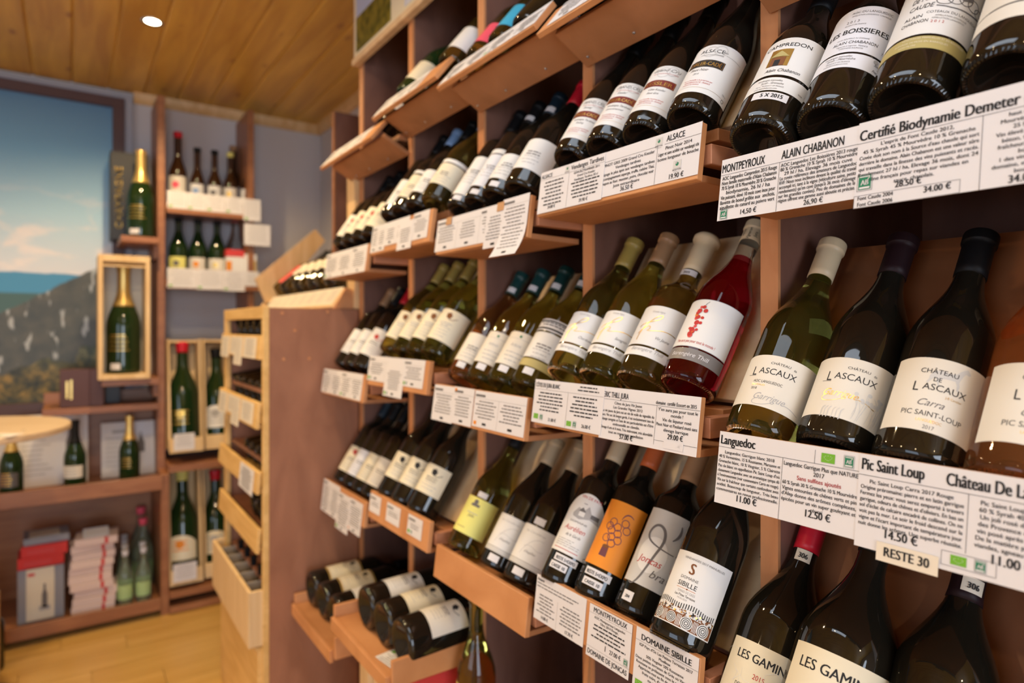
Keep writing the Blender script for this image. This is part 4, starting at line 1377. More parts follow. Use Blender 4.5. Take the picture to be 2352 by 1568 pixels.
ST = (.020, .034, .011, 'paper', -.004)
ST1 = (.008, .021, .011, 'paper', -.004)
# C upper
bottle(at('C', 1, 1.243, 34, dz=-.010), lab('slim dark bottle, white label', 'C', 1, 'first'), 'bordeaux', 'glass_black', 'capsule_black', .238, [(0.0240, 0.1340, .040, 'label_white'), ST1], AR('c1', RD, z0=0.0440, z1=0.1340))
bottle(at('C', 1, 1.169, 34, dz=-.010), lab('dark bottle, tall white label', 'C', 1, 'second'), 'bordeaux', 'glass_black', 'capsule_black', .238, [(0.0300, 0.1190, .040, 'label_cool'), (0.1220, 0.1340, .040, 'label_white'), ST1], AR('c2', RD, z0=0.0440, z1=0.1190), neck=[(.245, .258, .012, 'paper')])
bottle(at('C', 1, 1.092, 34, dz=-.010), lab('dark bottle, short white label', 'C', 1, 'third'), 'burgundy', 'glass_black', 'capsule_navy', .238, [(0.0290, 0.0940, .046, 'label_white'), ST1], AR('c3', z0=0.0340, z1=0.0940), neck=[(.242, .256, .012, 'paper')])
bottle(at('C', 1, 1.010, 34, dz=-.010), 'dark bottle with bright red capsule, upper tray, beside the red-band bottles', 'burgundy', 'glass_black', 'capsule_red', .236, [(0.0340, 0.1090, .050, 'label_white')], AR('c4', z0=0.0340, z1=0.1090))
# D upper
bottle(at('D', 1, 1.618, 36, dz=-.010), lab('dark bottle, white label', 'D', 1, 'first'), 'bordeaux', 'glass_black', 'capsule_black', .238, [(0.0260, 0.1140, .038, 'label_white')], AR('d1', RD, z0=0.0340, z1=0.1040))
bottle(at('D', 1, 1.538, 36, dz=-.010), lab('dark bottle, cream label', 'D', 1, 'second'), 'burgundy', 'glass_black', 'capsule_blue', .242, [(0.0340, 0.1090, .050, 'label_cream'), (0.1140, 0.1240, .046, 'label_white')], AR('d2', z0=0.0340, z1=0.1040))
bottle(at('D', 1, 1.455, 36, dz=-.010), lab('dark bottle, plain white label', 'D', 1, 'third'), 'burgundy', 'glass_black', 'capsule_black', .238, [(0.0320, 0.1040, .048, 'label_white')], AR('d3', z0=0.0340, z1=0.1040))
bottle(at('D', 1, 1.368, 36, dz=-.010), 'dark olive bottle with pale blue capsule and cream label', 'burgundy', 'glass_dark_olive', 'capsule_blue', .240, [(0.0390, 0.1020, .050, 'label_cream'), (0.1050, 0.1150, .050, 'label_white')], AR('d4', z0=0.0390, z1=0.1020))
# E upper
for q, y in enumerate((1.992, 1.911, 1.829, 1.747)):
    bottle(at('E', 1, y, 40, dz=-.010), lab('dark bottle, broad cream label', 'E', 1, N5[q]), 'burgundy', 'glass_black', 'capsule_black', .238, [(0.0240, 0.1090, .052, 'label_cream' if q else 'label_ivory')], AR('e1%d' % (q == 0), z0=0.0290, z1=0.1040, emb='ink_red' if q < 2 else None))
# C middle
bottle(at('C', 2, 1.236, 34), 'amber bottle with pale label and dark green capsule', 'burgundy', 'glass_amber', 'capsule_green', .236, [(.036, .108, .052, 'label_ivory'), ST], AR('c5', z0=.035, z1=.105), neck=[(.240, .253, .011, 'paper')])
bottle(at('C', 2, 1.153, 34), 'olive bottle with pale label and green capsule beside the amber bottle', 'burgundy', 'glass_olive', 'capsule_green', .236, [(.036, .112, .052, 'label_ivory'), ST], [art_mesh('c6', lambda p: (p.disc(-.002, .102, .003, 'green_logo', 8), p.rect(-.03, .096, .03, .0966, 'ink_pale'), p.text('Arbois', -.004, .078, .011, 'ink_pale', shear=.3), p.bars(-.024, .024, .045, .066, .009, .0016, 'ink_pale')), RB)], neck=[(.240, .253, .011, 'paper')])
bottle(at('C', 2, 1.070, 34), lab('olive bottle, pale label', 'C', 2, 'third'), 'burgundy', 'glass_olive', 'capsule_green', .236, [(.036, .112, .052, 'label_ivory'), ST], [art_mesh('c6', lambda p: (p.disc(-.002, .102, .003, 'green_logo', 8), p.rect(-.03, .096, .03, .0966, 'ink_pale'), p.text('Arbois', -.004, .078, .011, 'ink_pale', shear=.3), p.bars(-.024, .024, .045, .066, .009, .0016, 'ink_pale')), RB)], neck=[(.240, .253, .011, 'paper')])
bottle(at('C', 2, .986, 34), 'olive bottle with black-and-white band above its label', 'burgundy', 'glass_olive', 'capsule_green', .236, [(.055, .112, .050, 'label_white'), (.116, .142, .050, 'paper'), (.036, .052, .050, 'olive_strip'), ST], AR('c8', z0=.05, z1=.11) + [art_mesh('c8b', lambda p: (p.rect(-.05, .119, .05, .1225, 'ink'), p.rect(-.05, .1365, .05, .139, 'ink'), p.bars(-.04, .04, .124, .135, .005, .002, 'ink')), RB)], neck=[(.240, .253, .011, 'paper')])
# D middle: four alike bottles
for q, y in enumerate((1.616, 1.534, 1.452, 1.370)):
    bottle(at('D', 2, y, 36), lab('olive bottle, cream label', 'D', 2, N5[q]), 'burgundy', 'glass_olive', 'capsule_olive', .236, [(.034, .118, .056, 'label_cream'), (.176, .192, .018, 'label_cream', 0)][:1], AR('dm', z0=.035, z1=.118, emb='brown_ink', ink='ink_pale'), neck=[(.208, .224, .026, 'label_cream')], group='four cream-label bottles in the middle tray')
# E middle
bottle(at('E', 2, 1.985, 40), lab('dark bottle, white label', 'E', 2, 'first'), 'bordeaux', 'glass_black', 'capsule_brown', .238, [(.040, .125, .040, 'label_white')], AR('e2', RD, z0=.045, z1=.12))
bottle(at('E', 2, 1.905, 40), lab('dark bottle, white label', 'E', 2, 'second'), 'bordeaux', 'glass_black', 'capsule_black', .238, [(.040, .125, .040, 'label_white')], AR('e2', RD, z0=.045, z1=.12))
bottle(at('E', 2, 1.825, 40), 'dark bottle with crimson capsule, middle tray near the side panel', 'bordeaux', 'glass_black', 'capsule_red', .238, [(.040, .130, .040, 'label_white')], AR('e3', RD, z0=.045, z1=.12, emb='ink_red'))


# C lower
def a_yellow(p):
    p.disc(-.006, .106, .006, 'ink_soft', 8); p.rect(-.016, .096, .006, .102, 'ink_soft'); p.rect(-.018, .080, .010, .0815, 'ink_pale'); p.text('Jadis', -.004, .072, .010, 'ink_soft', shear=.3)
    p.rect(-.03, .045, -.005, .047, 'olive_strip')


bottle(at('C', 3, 1.236, 34), 'golden olive bottle with lime-yellow label in the plain-fronted tray', 'burgundy', 'glass_olive', 'capsule_black', .255, [(.034, .116, .050, 'label_yellow'), (.119, .131, .012, 'paper', 0)], [art_mesh('yel', a_yellow, RB)])


def a_cool(p):
    p.text('les Cocalières', -.004, .094, .0062, 'ink_pale', shear=.3, fit=.045)
    p.ribbon(seg((-.020, .050), (-.010, .075), (.002, .090), (.020, .086)), .0006, 'ink_pale'); p.ribbon(seg((-.016, .066), (.0, .078), (.008, .060), (.026, .068)), .0005, 'ink_pale')
    p.text('d’Aupilhac', .002, .056, .0070, 'ink_soft', shear=.35)


for q, (y, lb) in enumerate(((1.098, 'dark bottle with white sketch label and grey strip, plain-fronted tray'), (1.012, 'dark bottle with white sketch label and a second price sticker above it'))):
    bottle(at('C', 3, y, 34), lb, 'burgundy', 'glass_black', 'capsule_tan', .238, [(.040, .108, .046, 'label_white'), (.030, .0395, .046, 'label_grey'), (.012, .026, .012, 'paper', -.004)] + ([(.112, .126, .012, 'paper', -.006)] if q else []), [art_mesh('cool', a_cool, RB)])
# D lower
for q, y in enumerate((1.605, 1.515, 1.420)):
    bottle(at('D', 3, y, 36, dx=-.012), lab('dark bottle, cream label with black emblem', 'D', 3, N5[q]), 'rhone', 'glass_black', 'capsule_black', .238, [(.046, .118, .042, 'label_cream')], AR('dl', RR_, z0=.045, z1=.118, emb='ink'), group='three cream-label bottles in the lower tray')
# E lower
for q, y in enumerate((1.992, 1.915, 1.838, 1.761)):
    bottle(at('E', 3, y, 40), lab(('dark bottle, cream label', 'dark bottle, lilac-white label', 'dark bottle, cream label', 'dark bottle, ivory label')[q], 'E', 3, N5[q]), 'bordeaux', 'glass_black', 'capsule_black' if q else 'capsule_navy', .238, [(.034, .118, .040, ('label_cream', 'label_cool', 'label_cream', 'label_ivory')[q])], AR('el%d' % q, RD, z0=.035, z1=.118, emb='ink_red' if q == 0 else None))
# top trays
bottle(at('B', 0, .862, 30), 'dark bottle in the fourth column top tray, cut by the upper frame', 'burgundy', 'glass_black', 'capsule_black', .236, [(.045, .115, .050, 'label_white')])
bottle(at('B', 0, .770, 30), 'second dark bottle in the fourth column top tray, cut by upper frame', 'burgundy', 'glass_black', 'capsule_black', .236, [(.045, .115, .050, 'label_white')])
bottle(at('C', 0, 1.235, 34), 'dark bottle with pink-red label in a top tray', 'burgundy', 'glass_dark_olive', 'capsule_black', .236, [(.030, .096, .055, 'label_pink')])
bottle(at('C', 0, 1.142, 34), 'dark bottle with bright blue label in a top tray', 'burgundy', 'glass_dark_olive', 'capsule_black', .236, [(.030, .102, .055, 'label_blue')])
bottle(at('C', 0, 1.050, 34), 'plain dark bottle after the blue-label bottle in its top tray', 'burgundy', 'glass_black', 'capsule_navy', .236, [])
bottle(at('D', 0, 1.610, 36), 'dark bottle with cream label peeking over the second column top card', 'burgundy', 'glass_green', 'capsule_black', .236, [(.040, .112, .050, 'label_cream')])
bottle(at('D', 0, 1.365, 36), 'dark bottle with scalloped white label between two top trays', 'burgundy', 'glass_dark_olive', 'capsule_black', .236, [(.035, .112, .050, 'label_white')])
bottle(at('E', 0, 1.745, 36), 'dark bottle with white label at the near end of first top tray', 'burgundy', 'glass_black', 'capsule_black', .236, [(.045, .112, .050, 'label_white')])

# ================================================================== BOTTOM TRAYS WITH LYING BOTTLES
for c, zc, xs in (('D', -.711, .58), ('E', -.812, .585)):
    y0, y1 = COLS[c]
    zb = zc - .053
    t = thing('floor_tray', f'low wooden tray holding big lying bottles in the {ORD[c]} column', 'tray', T(xs, (y0 + y1) / 2, H + zb))
    hw = .178
    boxpart('base_board', (-.005, -hw, -.014), (X0 - xs + .30, hw, -.0005), 'tray_wood', t)
    boxpart('front_board', (-.016, -hw, -.030), (-.005, hw, .004), 'tray_wood', t)
    boxpart('side_board', (-.005, -hw - .011, -.02), (X0 - xs - .003, -hw, .040), 'tray_wood', t)
    boxpart('side_board', (-.005, hw, -.02), (X0 - xs - .003, hw + .011, .030), 'tray_wood', t)


def lying(y, zc, az, label, caprim='gold', lm='label_cream', x=.615, tilt=-2):
    bottle(T(x, y, H + zc) @ RY(90 + tilt) @ RZ(az), label, 'magnum_bordeaux', 'glass_black', 'capsule_black', .285, [(.055, .150, .052, lm)] + ([(.150, .156, .052, 'gold_foil'), (.049, .055, .052, 'gold_foil')] if caprim else []), AR('mag' + lm, .0537, z0=.06, z1=.15, emb='ink'), s=1.0)


# label turned upward: local -X points up once the bottle lies along X
lying(1.547, -.711, 18, 'big dark bottle lying with short white label, outermost in its tray', None, 'label_white')
lying(1.440, -.711, 14, 'big dark bottle lying with cream label, middle one of its tray', None, 'label_cream')
lying(1.333, -.711, 22, 'big dark bottle lying with ivory label, beside its tray end board', None, 'label_ivory')
lying(1.990, -.812, 12, 'big lying bottle with gold-edged cream label against the side panel', 'gold', 'label_cream')
lying(1.884, -.812, 14, 'big lying bottle with gold-edged cream label, middle of the first column', 'gold', 'label_cream')
lying(1.777, -.812, 30, 'big lying bottle with red-edged white label in the first column', None, 'label_white')
t = thing('price_card', 'small white card lying on the low tray front edge', 'price card', T(.582, 1.40, H - .764 + .0012) @ RZ(8))
boxpart('sheet', (0, -.09, 0), (.055, .0, .0006), 'paper', t, None, 0)
p = Print(); p.leaf(.012, .044, .009); p.bars(.004, .086, .004, .036, .006, .0018)
p.b.v = [(v, -u, .0008) for u, v, l in p.b.v]
link('lettering', p.b.mesh('lettering'), t)

# standing bottle and upright case below the third column
bottle(T(.75, 1.225, H - .915), 'golden-olive bottle standing below the plain-fronted tray', 'champagne', 'glass_olive', None, None, [(.05, .13, .05, 'label_yellow')])
fl = thing('floor_plinth', 'brown plinth board under the third column standing bottle', 'plinth', T(0, 0, 0))
boxpart('board', (.70, .925, H - .935), (1.2, 1.27, H - .916), 'mdf', fl)
boxpart('riser', (.72, .93, 0.0), (.74, 1.265, H - .935), 'mdf', fl)
cs = thing('wine_case', 'pale upright wooden case under the low tray with red side', 'crate', T(.635, 1.56, 0))
boxpart('body', (0, -.07, 0), (.12, .07, H - .80), 'crate_wood', cs)
boxpart('batten', (-.012, -.02, 0), (0, .0, H - .80), 'crate_wood', cs)
rc = thing('wine_carton', 'dark red carton standing beside the pale upright case', 'box', T(.645, 1.40, 0))
boxpart('body', (0, -.085, 0), (.30, .085, H - .80), 'label_red', rc)
boxpart('flap', (-.003, -.08, H - .90), (0, .08, H - .82), 'label_red', rc)

# ================================================================== FAR CORNER RACK
XF, YN, YFAR, ZTOP = .503, 2.058, 2.665, .063
far = thing('corner_rack', 'waist-deep brown bottle rack with tall side panel and pine face frame', 'shelving', T(XF, YN, 0))
D_ = X_R - XF - .004
sp_ = boxpart('side_panel', (.006, 0, 0), (X0 - XF - .004, .024, H + ZTOP - .002), 'mdf_lit', far)
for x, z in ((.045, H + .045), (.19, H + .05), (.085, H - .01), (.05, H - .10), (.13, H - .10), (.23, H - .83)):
    link('peg', MB().lathe([(0, 0), (.005, 0), (.004, .0016), (0, .002)], 'mdf_edge_lit', 12).mesh('peg'), sp_, T(x, 0, z) @ RX(90))
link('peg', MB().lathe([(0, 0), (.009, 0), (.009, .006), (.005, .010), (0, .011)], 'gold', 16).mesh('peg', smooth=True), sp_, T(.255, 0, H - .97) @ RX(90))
boxpart('side_panel', (.006, YFAR - YN - .024, 0), (D_, YFAR - YN, H + ZTOP), 'mdf_lit', far)
boxpart('side_panel', (X0 - XF, .005, 0), (D_, .024, H + ZTOP), 'mdf_lit', far)
boxpart('top_board', (.008, .025, H + ZTOP - .022), (D_, YFAR - YN, H + ZTOP), 'mdf_lit', far)
boxpart('top_rail', (-.012, 0, H + ZTOP - .035), (.006, YFAR - YN, H + ZTOP + .003), 'pine_yellow', far)
boxpart('stile', (-.012, YFAR - YN - .035, 0), (.006, YFAR - YN, H + ZTOP - .035), 'pine_yellow', far)
boxpart('stile', (-.012, 0, 0), (.006, .022, H + ZTOP - .035), 'pine_yellow', far)
boxpart('back_panel', (.36, .024, 0), (.372, YFAR - YN - .024, H + ZTOP - .022), 'mdf', far)
for z in (-.185, -.41, -.63, -.80, -1.02):
    boxpart('shelf', (.01, .024, H + z - .03), (.36, YFAR - YN - .024, H + z - .016), 'mdf_lit', far)
FT = [(.506, -.024, -.100, 'top'), (.497, -.232, -.315, 'second'), (.497, -.447, -.517, 'third'), (.497, -.623, -.700, 'fourth')]
for i, (x, zt, zb, nm) in enumerate(FT):
    t = thing('rack_tray', f'pine-fronted bottle tray, {nm} down in the corner rack', 'tray', T(x - .018, YN + .012, H + zt))
    fh = zt - zb
    boxpart('front_board', (0, 0, -fh), (.011, .615, 0), 'pine_yellow', t, RY(5))
    boxpart('bottom_board', (.004, .03, -fh - .002), (.16, .56, -fh + .010), 'pine_yellow', t)
    n = 6 if i < 2 else (4 if i == 2 else 3)
    if i in (0, 1):
        for q, (a, b, v) in enumerate(((.60, .46, -.085), (.44, .31, -.070), (.36, .24, -.105), (.22, .05, -.075))):
            cc = thing('price_card', f'small price card, {N5[q]} from far end of corner rack {nm} tray', 'price card', T(x - .018, YN + .012 + a, H + zt) @ RY(5))
            link('sheet', MB().box((-.0016 - .0005 * (q == 2), -(a - b), v), (-.0006, 0, -.008), 'paper_warm').mesh('sheet'), cc)
            pp = Print(); pp.bars(.004, a - b - .004, v + .006, -.014, .0062, .0020, 'ink_pale'); pp.flat('lettering', cc, .0024)
    if i == 2:
        cc = thing('price_card', 'single grey-white card on the third pine-fronted tray of corner rack', 'price card', T(x - .018, YN + .25, H + zt) @ RY(5))
        link('sheet', MB().box((-.0016, -.19, -.085), (-.0006, 0, -.006), 'paper').mesh('sheet'), cc)
        pp = Print(); pp.bars(.004, .186, -.08, -.014, .0066, .0026, 'ink_soft'); pp.flat('lettering', cc, .0024)
    for q in range(n):
        y = YN + .075 + q * (.50 / max(n - 1, 1)) if n > 4 else YN + .075 + q * .088
        lo = .30 if i < 2 else .0
        M = T(x + .020, y, H + zt + (.012 if i == 0 else .016)) @ RY(86 if i == 0 else 80) @ RZ(20)
        bottle(M, f'dark bottle, {N5[n - 1 - q]} from far end, {nm} tray, corner rack', 'burgundy', 'glass_black', 'capsule_black', .236, [], group=f'bottles in the {nm} corner rack tray')

# pulled-out wooden case with bottles at the bottom of the rack
wc = thing('wine_crate', 'pulled-out pine wine crate with carton dividers in the corner rack', 'crate', T(.4495, YN + .008, H - .984))
Lc, hc = .60, .172
boxpart('front_board', (0, 0, 0), (.012, Lc, hc), 'crate_wood', wc)
boxpart('end_board', (.012, 0, 0), (.27, .012, hc), 'crate_wood', wc)
boxpart('end_board', (.012, Lc - .012, 0), (.27, Lc, hc), 'crate_wood', wc)
boxpart('back_board', (.258, .012, 0), (.27, Lc - .012, hc), 'crate_wood', wc)
boxpart('base_board', (.012, .012, 0), (.258, Lc - .012, .01), 'crate_wood', wc)
boxpart('divider', (.132, .014, .012), (.136, Lc - .014, hc + .012), 'carton', wc)
for q in range(1, 6):
    boxpart('divider', (.014, Lc * q / 6, .012), (.256, Lc * q / 6 + .004, hc - .005), 'carton', wc)
for q in range(5):
    bottle(T(.4495 + .072, YN + .008 + Lc * (q + .5) / 6, H - .984 + .011), f'dark bottle standing in the pine crate, {N5[q]} from side panel', 'bordeaux', 'glass_black', 'capsule_black', .18, [], s=.62, group='bottles in the pulled-out crate')
pb = thing('plinth_box', 'plain plywood plinth box under the pulled-out crate', 'box', T(.478, YN + .012, 0))
boxpart('body', (0, 0, 0), (.024, .59, H - .998), 'pine_yellow', pb)
boxpart('lid_lip', (-.008, -.002, H - .998), (.024, .592, H - .988), 'pine_yellow', pb)

# display tray lying on top of the corner rack
XT, YT0, YT1 = .70, 2.085, 3.02
lw = thing('low_counter', 'brown counter carrying the far half of the sloping display', 'counter', T(0, 0, 0))
boxpart('body', (.67, YFAR + .003, 0), (X_R - .003, 3.06, H + ZTOP - .022), 'mdf', lw)
boxpart('top_board', (.66, YFAR + .003, H + ZTOP - .022), (X_R - .003, 3.07, H + ZTOP), 'mdf', lw)
dt = thing('display_tray', 'sloping pine display tray with a long tapered end plank on the corner rack', 'tray', T(XT, 0, H + ZTOP))
boxpart('front_board', (0, YT0, 0), (.011, YT1, .081), 'crate_wood', dt, T(.0155, 0, .006) @ RY(36))
link('end_plank', MB().prism([(-.015, .154), (.044, .020), (.304, .352), (.258, .401)], YT1, YT1 + .014, 'pine').mesh('end_plank'), dt)
link('foot', MB().prism([(.0, .0), (.09, .0), (.06, .05), (.02, .05)], YT1, YT1 + .014, 'pine').mesh('foot'), dt)
link('end_plank', MB().prism([(.018, .0), (.16, .0), (.12, .05), (.06, .07)], YT0 - .014, YT0, 'tray_wood').mesh('end_plank'), dt)
link('slope_board', MB().prism([(.095, .0), (.115, .0), (.355, .29), (.340, .305)], YT0, YT1, 'pine').mesh('slope_board'), dt)
for q in range(9):
    y = YT1 - .058 - q * .098
    look = 'dark bottle, coral label' if q == 0 else 'dark bottle, cream label'
    bottle(T(XT + .075, y, H + ZTOP + .092) @ RY(49) @ RZ(38), f'{look}, {N5[q]} from far end of the sloping display tray', 'burgundy', 'glass_black' if q % 2 else 'glass_dark_olive', 'capsule_black', .236, [(.075 if q else .03, .150, .050, 'label_red' if q == 0 else 'label_cream')], [] if q == 0 else AR('disp', z0=.075, z1=.145), group='bottles on the sloping display tray')
for q in range(8):
    y = YT1 - .01 - q * .114
    cc = thing('price_card', f'warm-lit price card, {N5[q]} from far end of the sloping display', 'price card', T(XT + .0155, y, H + ZTOP + .006) @ RY(36), 'cards along the sloping display tray')
    link('sheet', MB().box((-.0016, -.108, .010), (-.0006, 0, .084), 'paper_warm').mesh('sheet'), cc)
    pp = Print(); pp.bars(.005, .103, .016, .074, .007, .0022, 'ink_pale'); pp.flat('lettering', cc, .0024)

# uprights at the end of the trays
up = thing('corner_post', 'pale pine post with a reddish knot at the end of the trays', 'post', T(.80, 2.09, H + ZTOP))
boxpart('shaft', (-.016, -.031, 0), (.02, .042, .50), 'pine', up)
link('knot', MB().lathe([(0, 0), (.5, 0), (.45, .2), (0, .25)], 'brown_ink', 14).mesh('knot', smooth=True), up, T(-.016, -.012, .255) @ RY(-90) @ Matrix.Diagonal((.05, .016, .003, 1)))
ud = thing('upright_board', 'dark brown upright board standing against the pale wall beyond the trays', 'board', T(.872, 2.5, H + ZTOP))
boxpart('board', (0, 0, 0), (.30, .02, .80), 'mdf', ud)
boxpart('edge_strip', (-.006, -.001, 0), (0, .021, .80), 'cabinet_brown', ud)

# ================================================================== BACK WALL: MURAL
YM = Y_B - .004
m, nt, b = new_mat('landscape_mural')
N, L = nt.nodes, nt.links


def math_node(op, a, b_=None, c=None):
    n = N.new('ShaderNodeMath'); n.operation = op
    for i, v in enumerate((a, b_, c)):
        if v is None:
            continue
        if isinstance(v, (int, float)):
            n.inputs[i].default_value = v
        else:
            L.new(v, n.inputs[i])
    return n.outputs[0]


def mixc(f, a, b_):
    n = N.new('ShaderNodeMix'); n.data_type = 'RGBA'
    L.new(f, n.inputs[0])
    for i, v in ((6, a), (7, b_)):
        if isinstance(v, tuple):
            n.inputs[i].default_value = (*v, 1)
        else:
            L.new(v, n.inputs[i])
    return n.outputs[2]


def noise(vec, scale, detail=5, dist=0.0, rough=.5):
    n = N.new('ShaderNodeTexNoise'); n.inputs['Scale'].default_value = scale; n.inputs['Detail'].default_value = detail
    n.inputs['Distortion'].default_value = dist; n.inputs['Roughness'].default_value = rough
    L.new(vec, n.inputs['Vector']); return n.outputs['Fac']


def mapped(vec, s, rot=(0, 0, 0)):
    n = N.new('ShaderNodeMapping'); n.inputs['Scale'].default_value = s; n.inputs['Rotation'].default_value = rot
    L.new(vec, n.inputs[0]); return n.outputs[0]


def ramp(f, *stops):
    n = N.new('ShaderNodeValToRGB'); e = n.color_ramp.elements
    while len(e) < len(stops):
        e.new(.5)
    for el, (p_, c_) in zip(e, stops):
        el.position = p_; el.color = (*c_, 1)
    L.new(f, n.inputs[0]); return n.outputs[0]


def step(a, lo, hi):
    n = N.new('ShaderNodeMapRange'); n.interpolation_type = 'SMOOTHSTEP'
    L.new(a, n.inputs[0]); n.inputs[1].default_value = lo; n.inputs[2].default_value = hi
    return n.outputs[0]


tc = N.new('ShaderNodeTexCoord'); vec = tc.outputs['Object']
sx = N.new('ShaderNodeSeparateXYZ'); L.new(vec, sx.inputs[0])
mx_, mz_ = sx.outputs['X'], sx.outputs['Z']        # metres; x = 0 at the mural's inner edge, z = 0 at eye height
g = math_node('DIVIDE', math_node('SUBTRACT', mz_, .25), .87)
sky = ramp(g, (0.0, (.66, .70, .80)), (.35, (.40, .64, .82)), (.7, (.18, .42, .64)), (1.0, (.10, .24, .42)))
cl = noise(mapped(vec, (1.0, 1, 2.2)), 4.2, 6, .4)
cl = math_node('MULTIPLY', step(cl, .52, .66), step(mz_, .75, .50))
sky = mixc(math_node('MULTIPLY', cl, .75), sky, (.82, .77, .80))
# ridge line climbing towards the inner edge
rn = math_node('MULTIPLY', math_node('SUBTRACT', noise(vec, 9, 4), .5), .05)
ridge = math_node('ADD', math_node('ADD', math_node('MULTIPLY', mx_, .62), .345), rn)
hills = math_node('ADD', .262, math_node('MULTIPLY', rn, .5))
col = mixc(step(math_node('SUBTRACT', hills, mz_), -.004, .004), sky, (.05, .26, .50))
col = mixc(step(math_node('SUBTRACT', .165, mz_), -.006, .006), col, (.045, .11, .11))
rock = step(noise(mapped(vec, (9, 1, 3.0), (0, R(-40), 0)), 2.4, 3, .2), .57, .63)
mount = mixc(math_node('MULTIPLY', rock, .75), ramp(noise(vec, 14, 5), (.3, (.040, .050, .050)), (.75, (.095, .095, .080))), (.46, .50, .54))
col = mixc(step(math_node('SUBTRACT', ridge, mz_), -.006, .006), col, mount)
tn = noise(vec, 24, 6, .3, .7)
trees = mixc(step(mz_, -.10, -.24), ramp(tn, (.36, (.012, .020, .010)), (.52, (.06, .075, .028)), (.68, (.28, .25, .12))), ramp(tn, (.36, (.012, .016, .006)), (.52, (.10, .08, .018)), (.68, (.40, .24, .05))))
tline = math_node('ADD', math_node('ADD', -.085, math_node('MULTIPLY', mx_, .30)), math_node('MULTIPLY', math_node('SUBTRACT', noise(vec, 7, 3), .5), .30))
col = mixc(step(math_node('SUBTRACT', tline, mz_), -.012, .012), col, trees)
L.new(col, b.inputs['Base Color']); b.inputs['Roughness'].default_value = .45

mu = thing('wall_mural', 'big framed mountain landscape print with cloudy blue sky', 'picture', T(.179, YM, H))
boxpart('print', (-1.6, -.012, -.36), (0, -.002, 1.117), 'landscape_mural', mu, None, 0)
for nm, a, b2, mt in (('frame', (-1.6, -.045, 1.117), (.052, -.002, 1.165), 'dark_frame'), ('frame', (0, -.045, -.36), (.052, -.002, 1.117), 'dark_frame'), ('frame', (-1.6, -.045, -.425), (.052, -.002, -.36), 'dark_frame'),
                      ('edge_strip', (-1.6, -.03, 1.165), (.088, -.002, 1.195), 'grey_strip'), ('edge_strip', (.052, -.03, -.425), (.088, -.002, 1.165), 'grey_strip')):
    boxpart(nm, a, b2, mt, mu)

# ================================================================== BACK WALL: SHELVES
YS = 3.55
bs = thing('beer_shelving', 'brown wall shelving with two uprights holding beers beside the mural', 'shelving', T(0, 0, 0))
boxpart('upright', (.352, YS, 0), (.385, Y_B - .002, H + 1.135), 'cabinet_brown', bs)
boxpart('upright', (.770, YS, H - .66), (.800, Y_B - .002, H + 1.145), 'cabinet_brown', bs)
SH1, SH2 = .605, .235
for z in (SH1, SH2):
    boxpart('shelf', (.386, YS - .03, H + z - .028), (.815, Y_B - .003, H + z), 'cabinet_brown', bs)
    boxpart('front_lip', (.388, YS - .042, H + z - .045), (.818, YS - .030, H + z + .012), 'cabinet_brown', bs)
boxpart('shelf', (.386, 3.42, H - .69), (.769, Y_B - .003, H - .655), 'cabinet_brown', bs)
boxpart('shelf', (.386, 3.38, H - 1.275), (.80, Y_B - .003, H - 1.245), 'cabinet_brown', bs)
boxpart('shelf', (.386, 3.38, H - 1.345), (.80, Y_B - .003, H - 1.315), 'cabinet_brown', bs)


def back_card(x0, x1, z0, z1, y, label, logos=0, tiltx=0):
    t = thing('price_card', label, 'price card', T(x0, y, H + z1) @ RX(tiltx))
    link('sheet', MB().box((0, -.0008, z0 - z1), (x1 - x0, 0, 0), 'paper').mesh('sheet'), t)
    pp = Print(); w_ = x1 - x0
    pp.bars(.004, w_ - .004, z0 - z1 + .012, -.010, .011, .0032, 'ink_pale', random.Random(int(x0 * 1000)))
    if logos:
        pp.leaf(.014, z0 - z1 + .010, .010)
    pp.b.v = [(u, -.0012 - l, v) for u, v, l in pp.b.v]
    link('lettering', pp.b.mesh('lettering'), t)


for q in range(5):
    a = .390 + q * .087
    back_card(a, a + .085, SH1 - .022 - (.028 if q == 4 else 0), SH1 + .062, YS - .043, f'white price card under the upper row of beers, {N5[q]} from the mural', 1)
for q, (a, b2, d) in enumerate(((.390, .520, 0), (.521, .640, .004), (.641, .745, .008), (.746, .815, -.02))):
    back_card(a, b2, SH2 - .040 - d, SH2 + .056, YS - .043, f'white price card under the lower row of beers, {N5[q]} from the mural', q < 3)
back_card(.745, .875, SH2 + .195, SH2 + .305, YS - .03, 'white card with orange corner sticking out past the lower beers')


def beer(x, y, z, label, s, glass, cap, lm, ink, z0=.05, z1=.125, kind='beer'):
    rr = KINDS[kind][0] * s + .0007
    bottle(T(x, y, H + z) @ RZ(68), label, kind, glass, cap, KINDS[kind][1] - .022, [(z0 * s, z1 * s, .043 * s, lm)], [art_mesh(('beer', ink, s, z0), lambda p: (p.disc(0, (z0 + z1) * s / 2 + .004, .014 * s, ink, 9), p.bars(-.022, .022, z0 * s + .004, z0 * s + .020, .008, .003, ink)), rr)] if ink else [], s=s, name='beer_bottle')


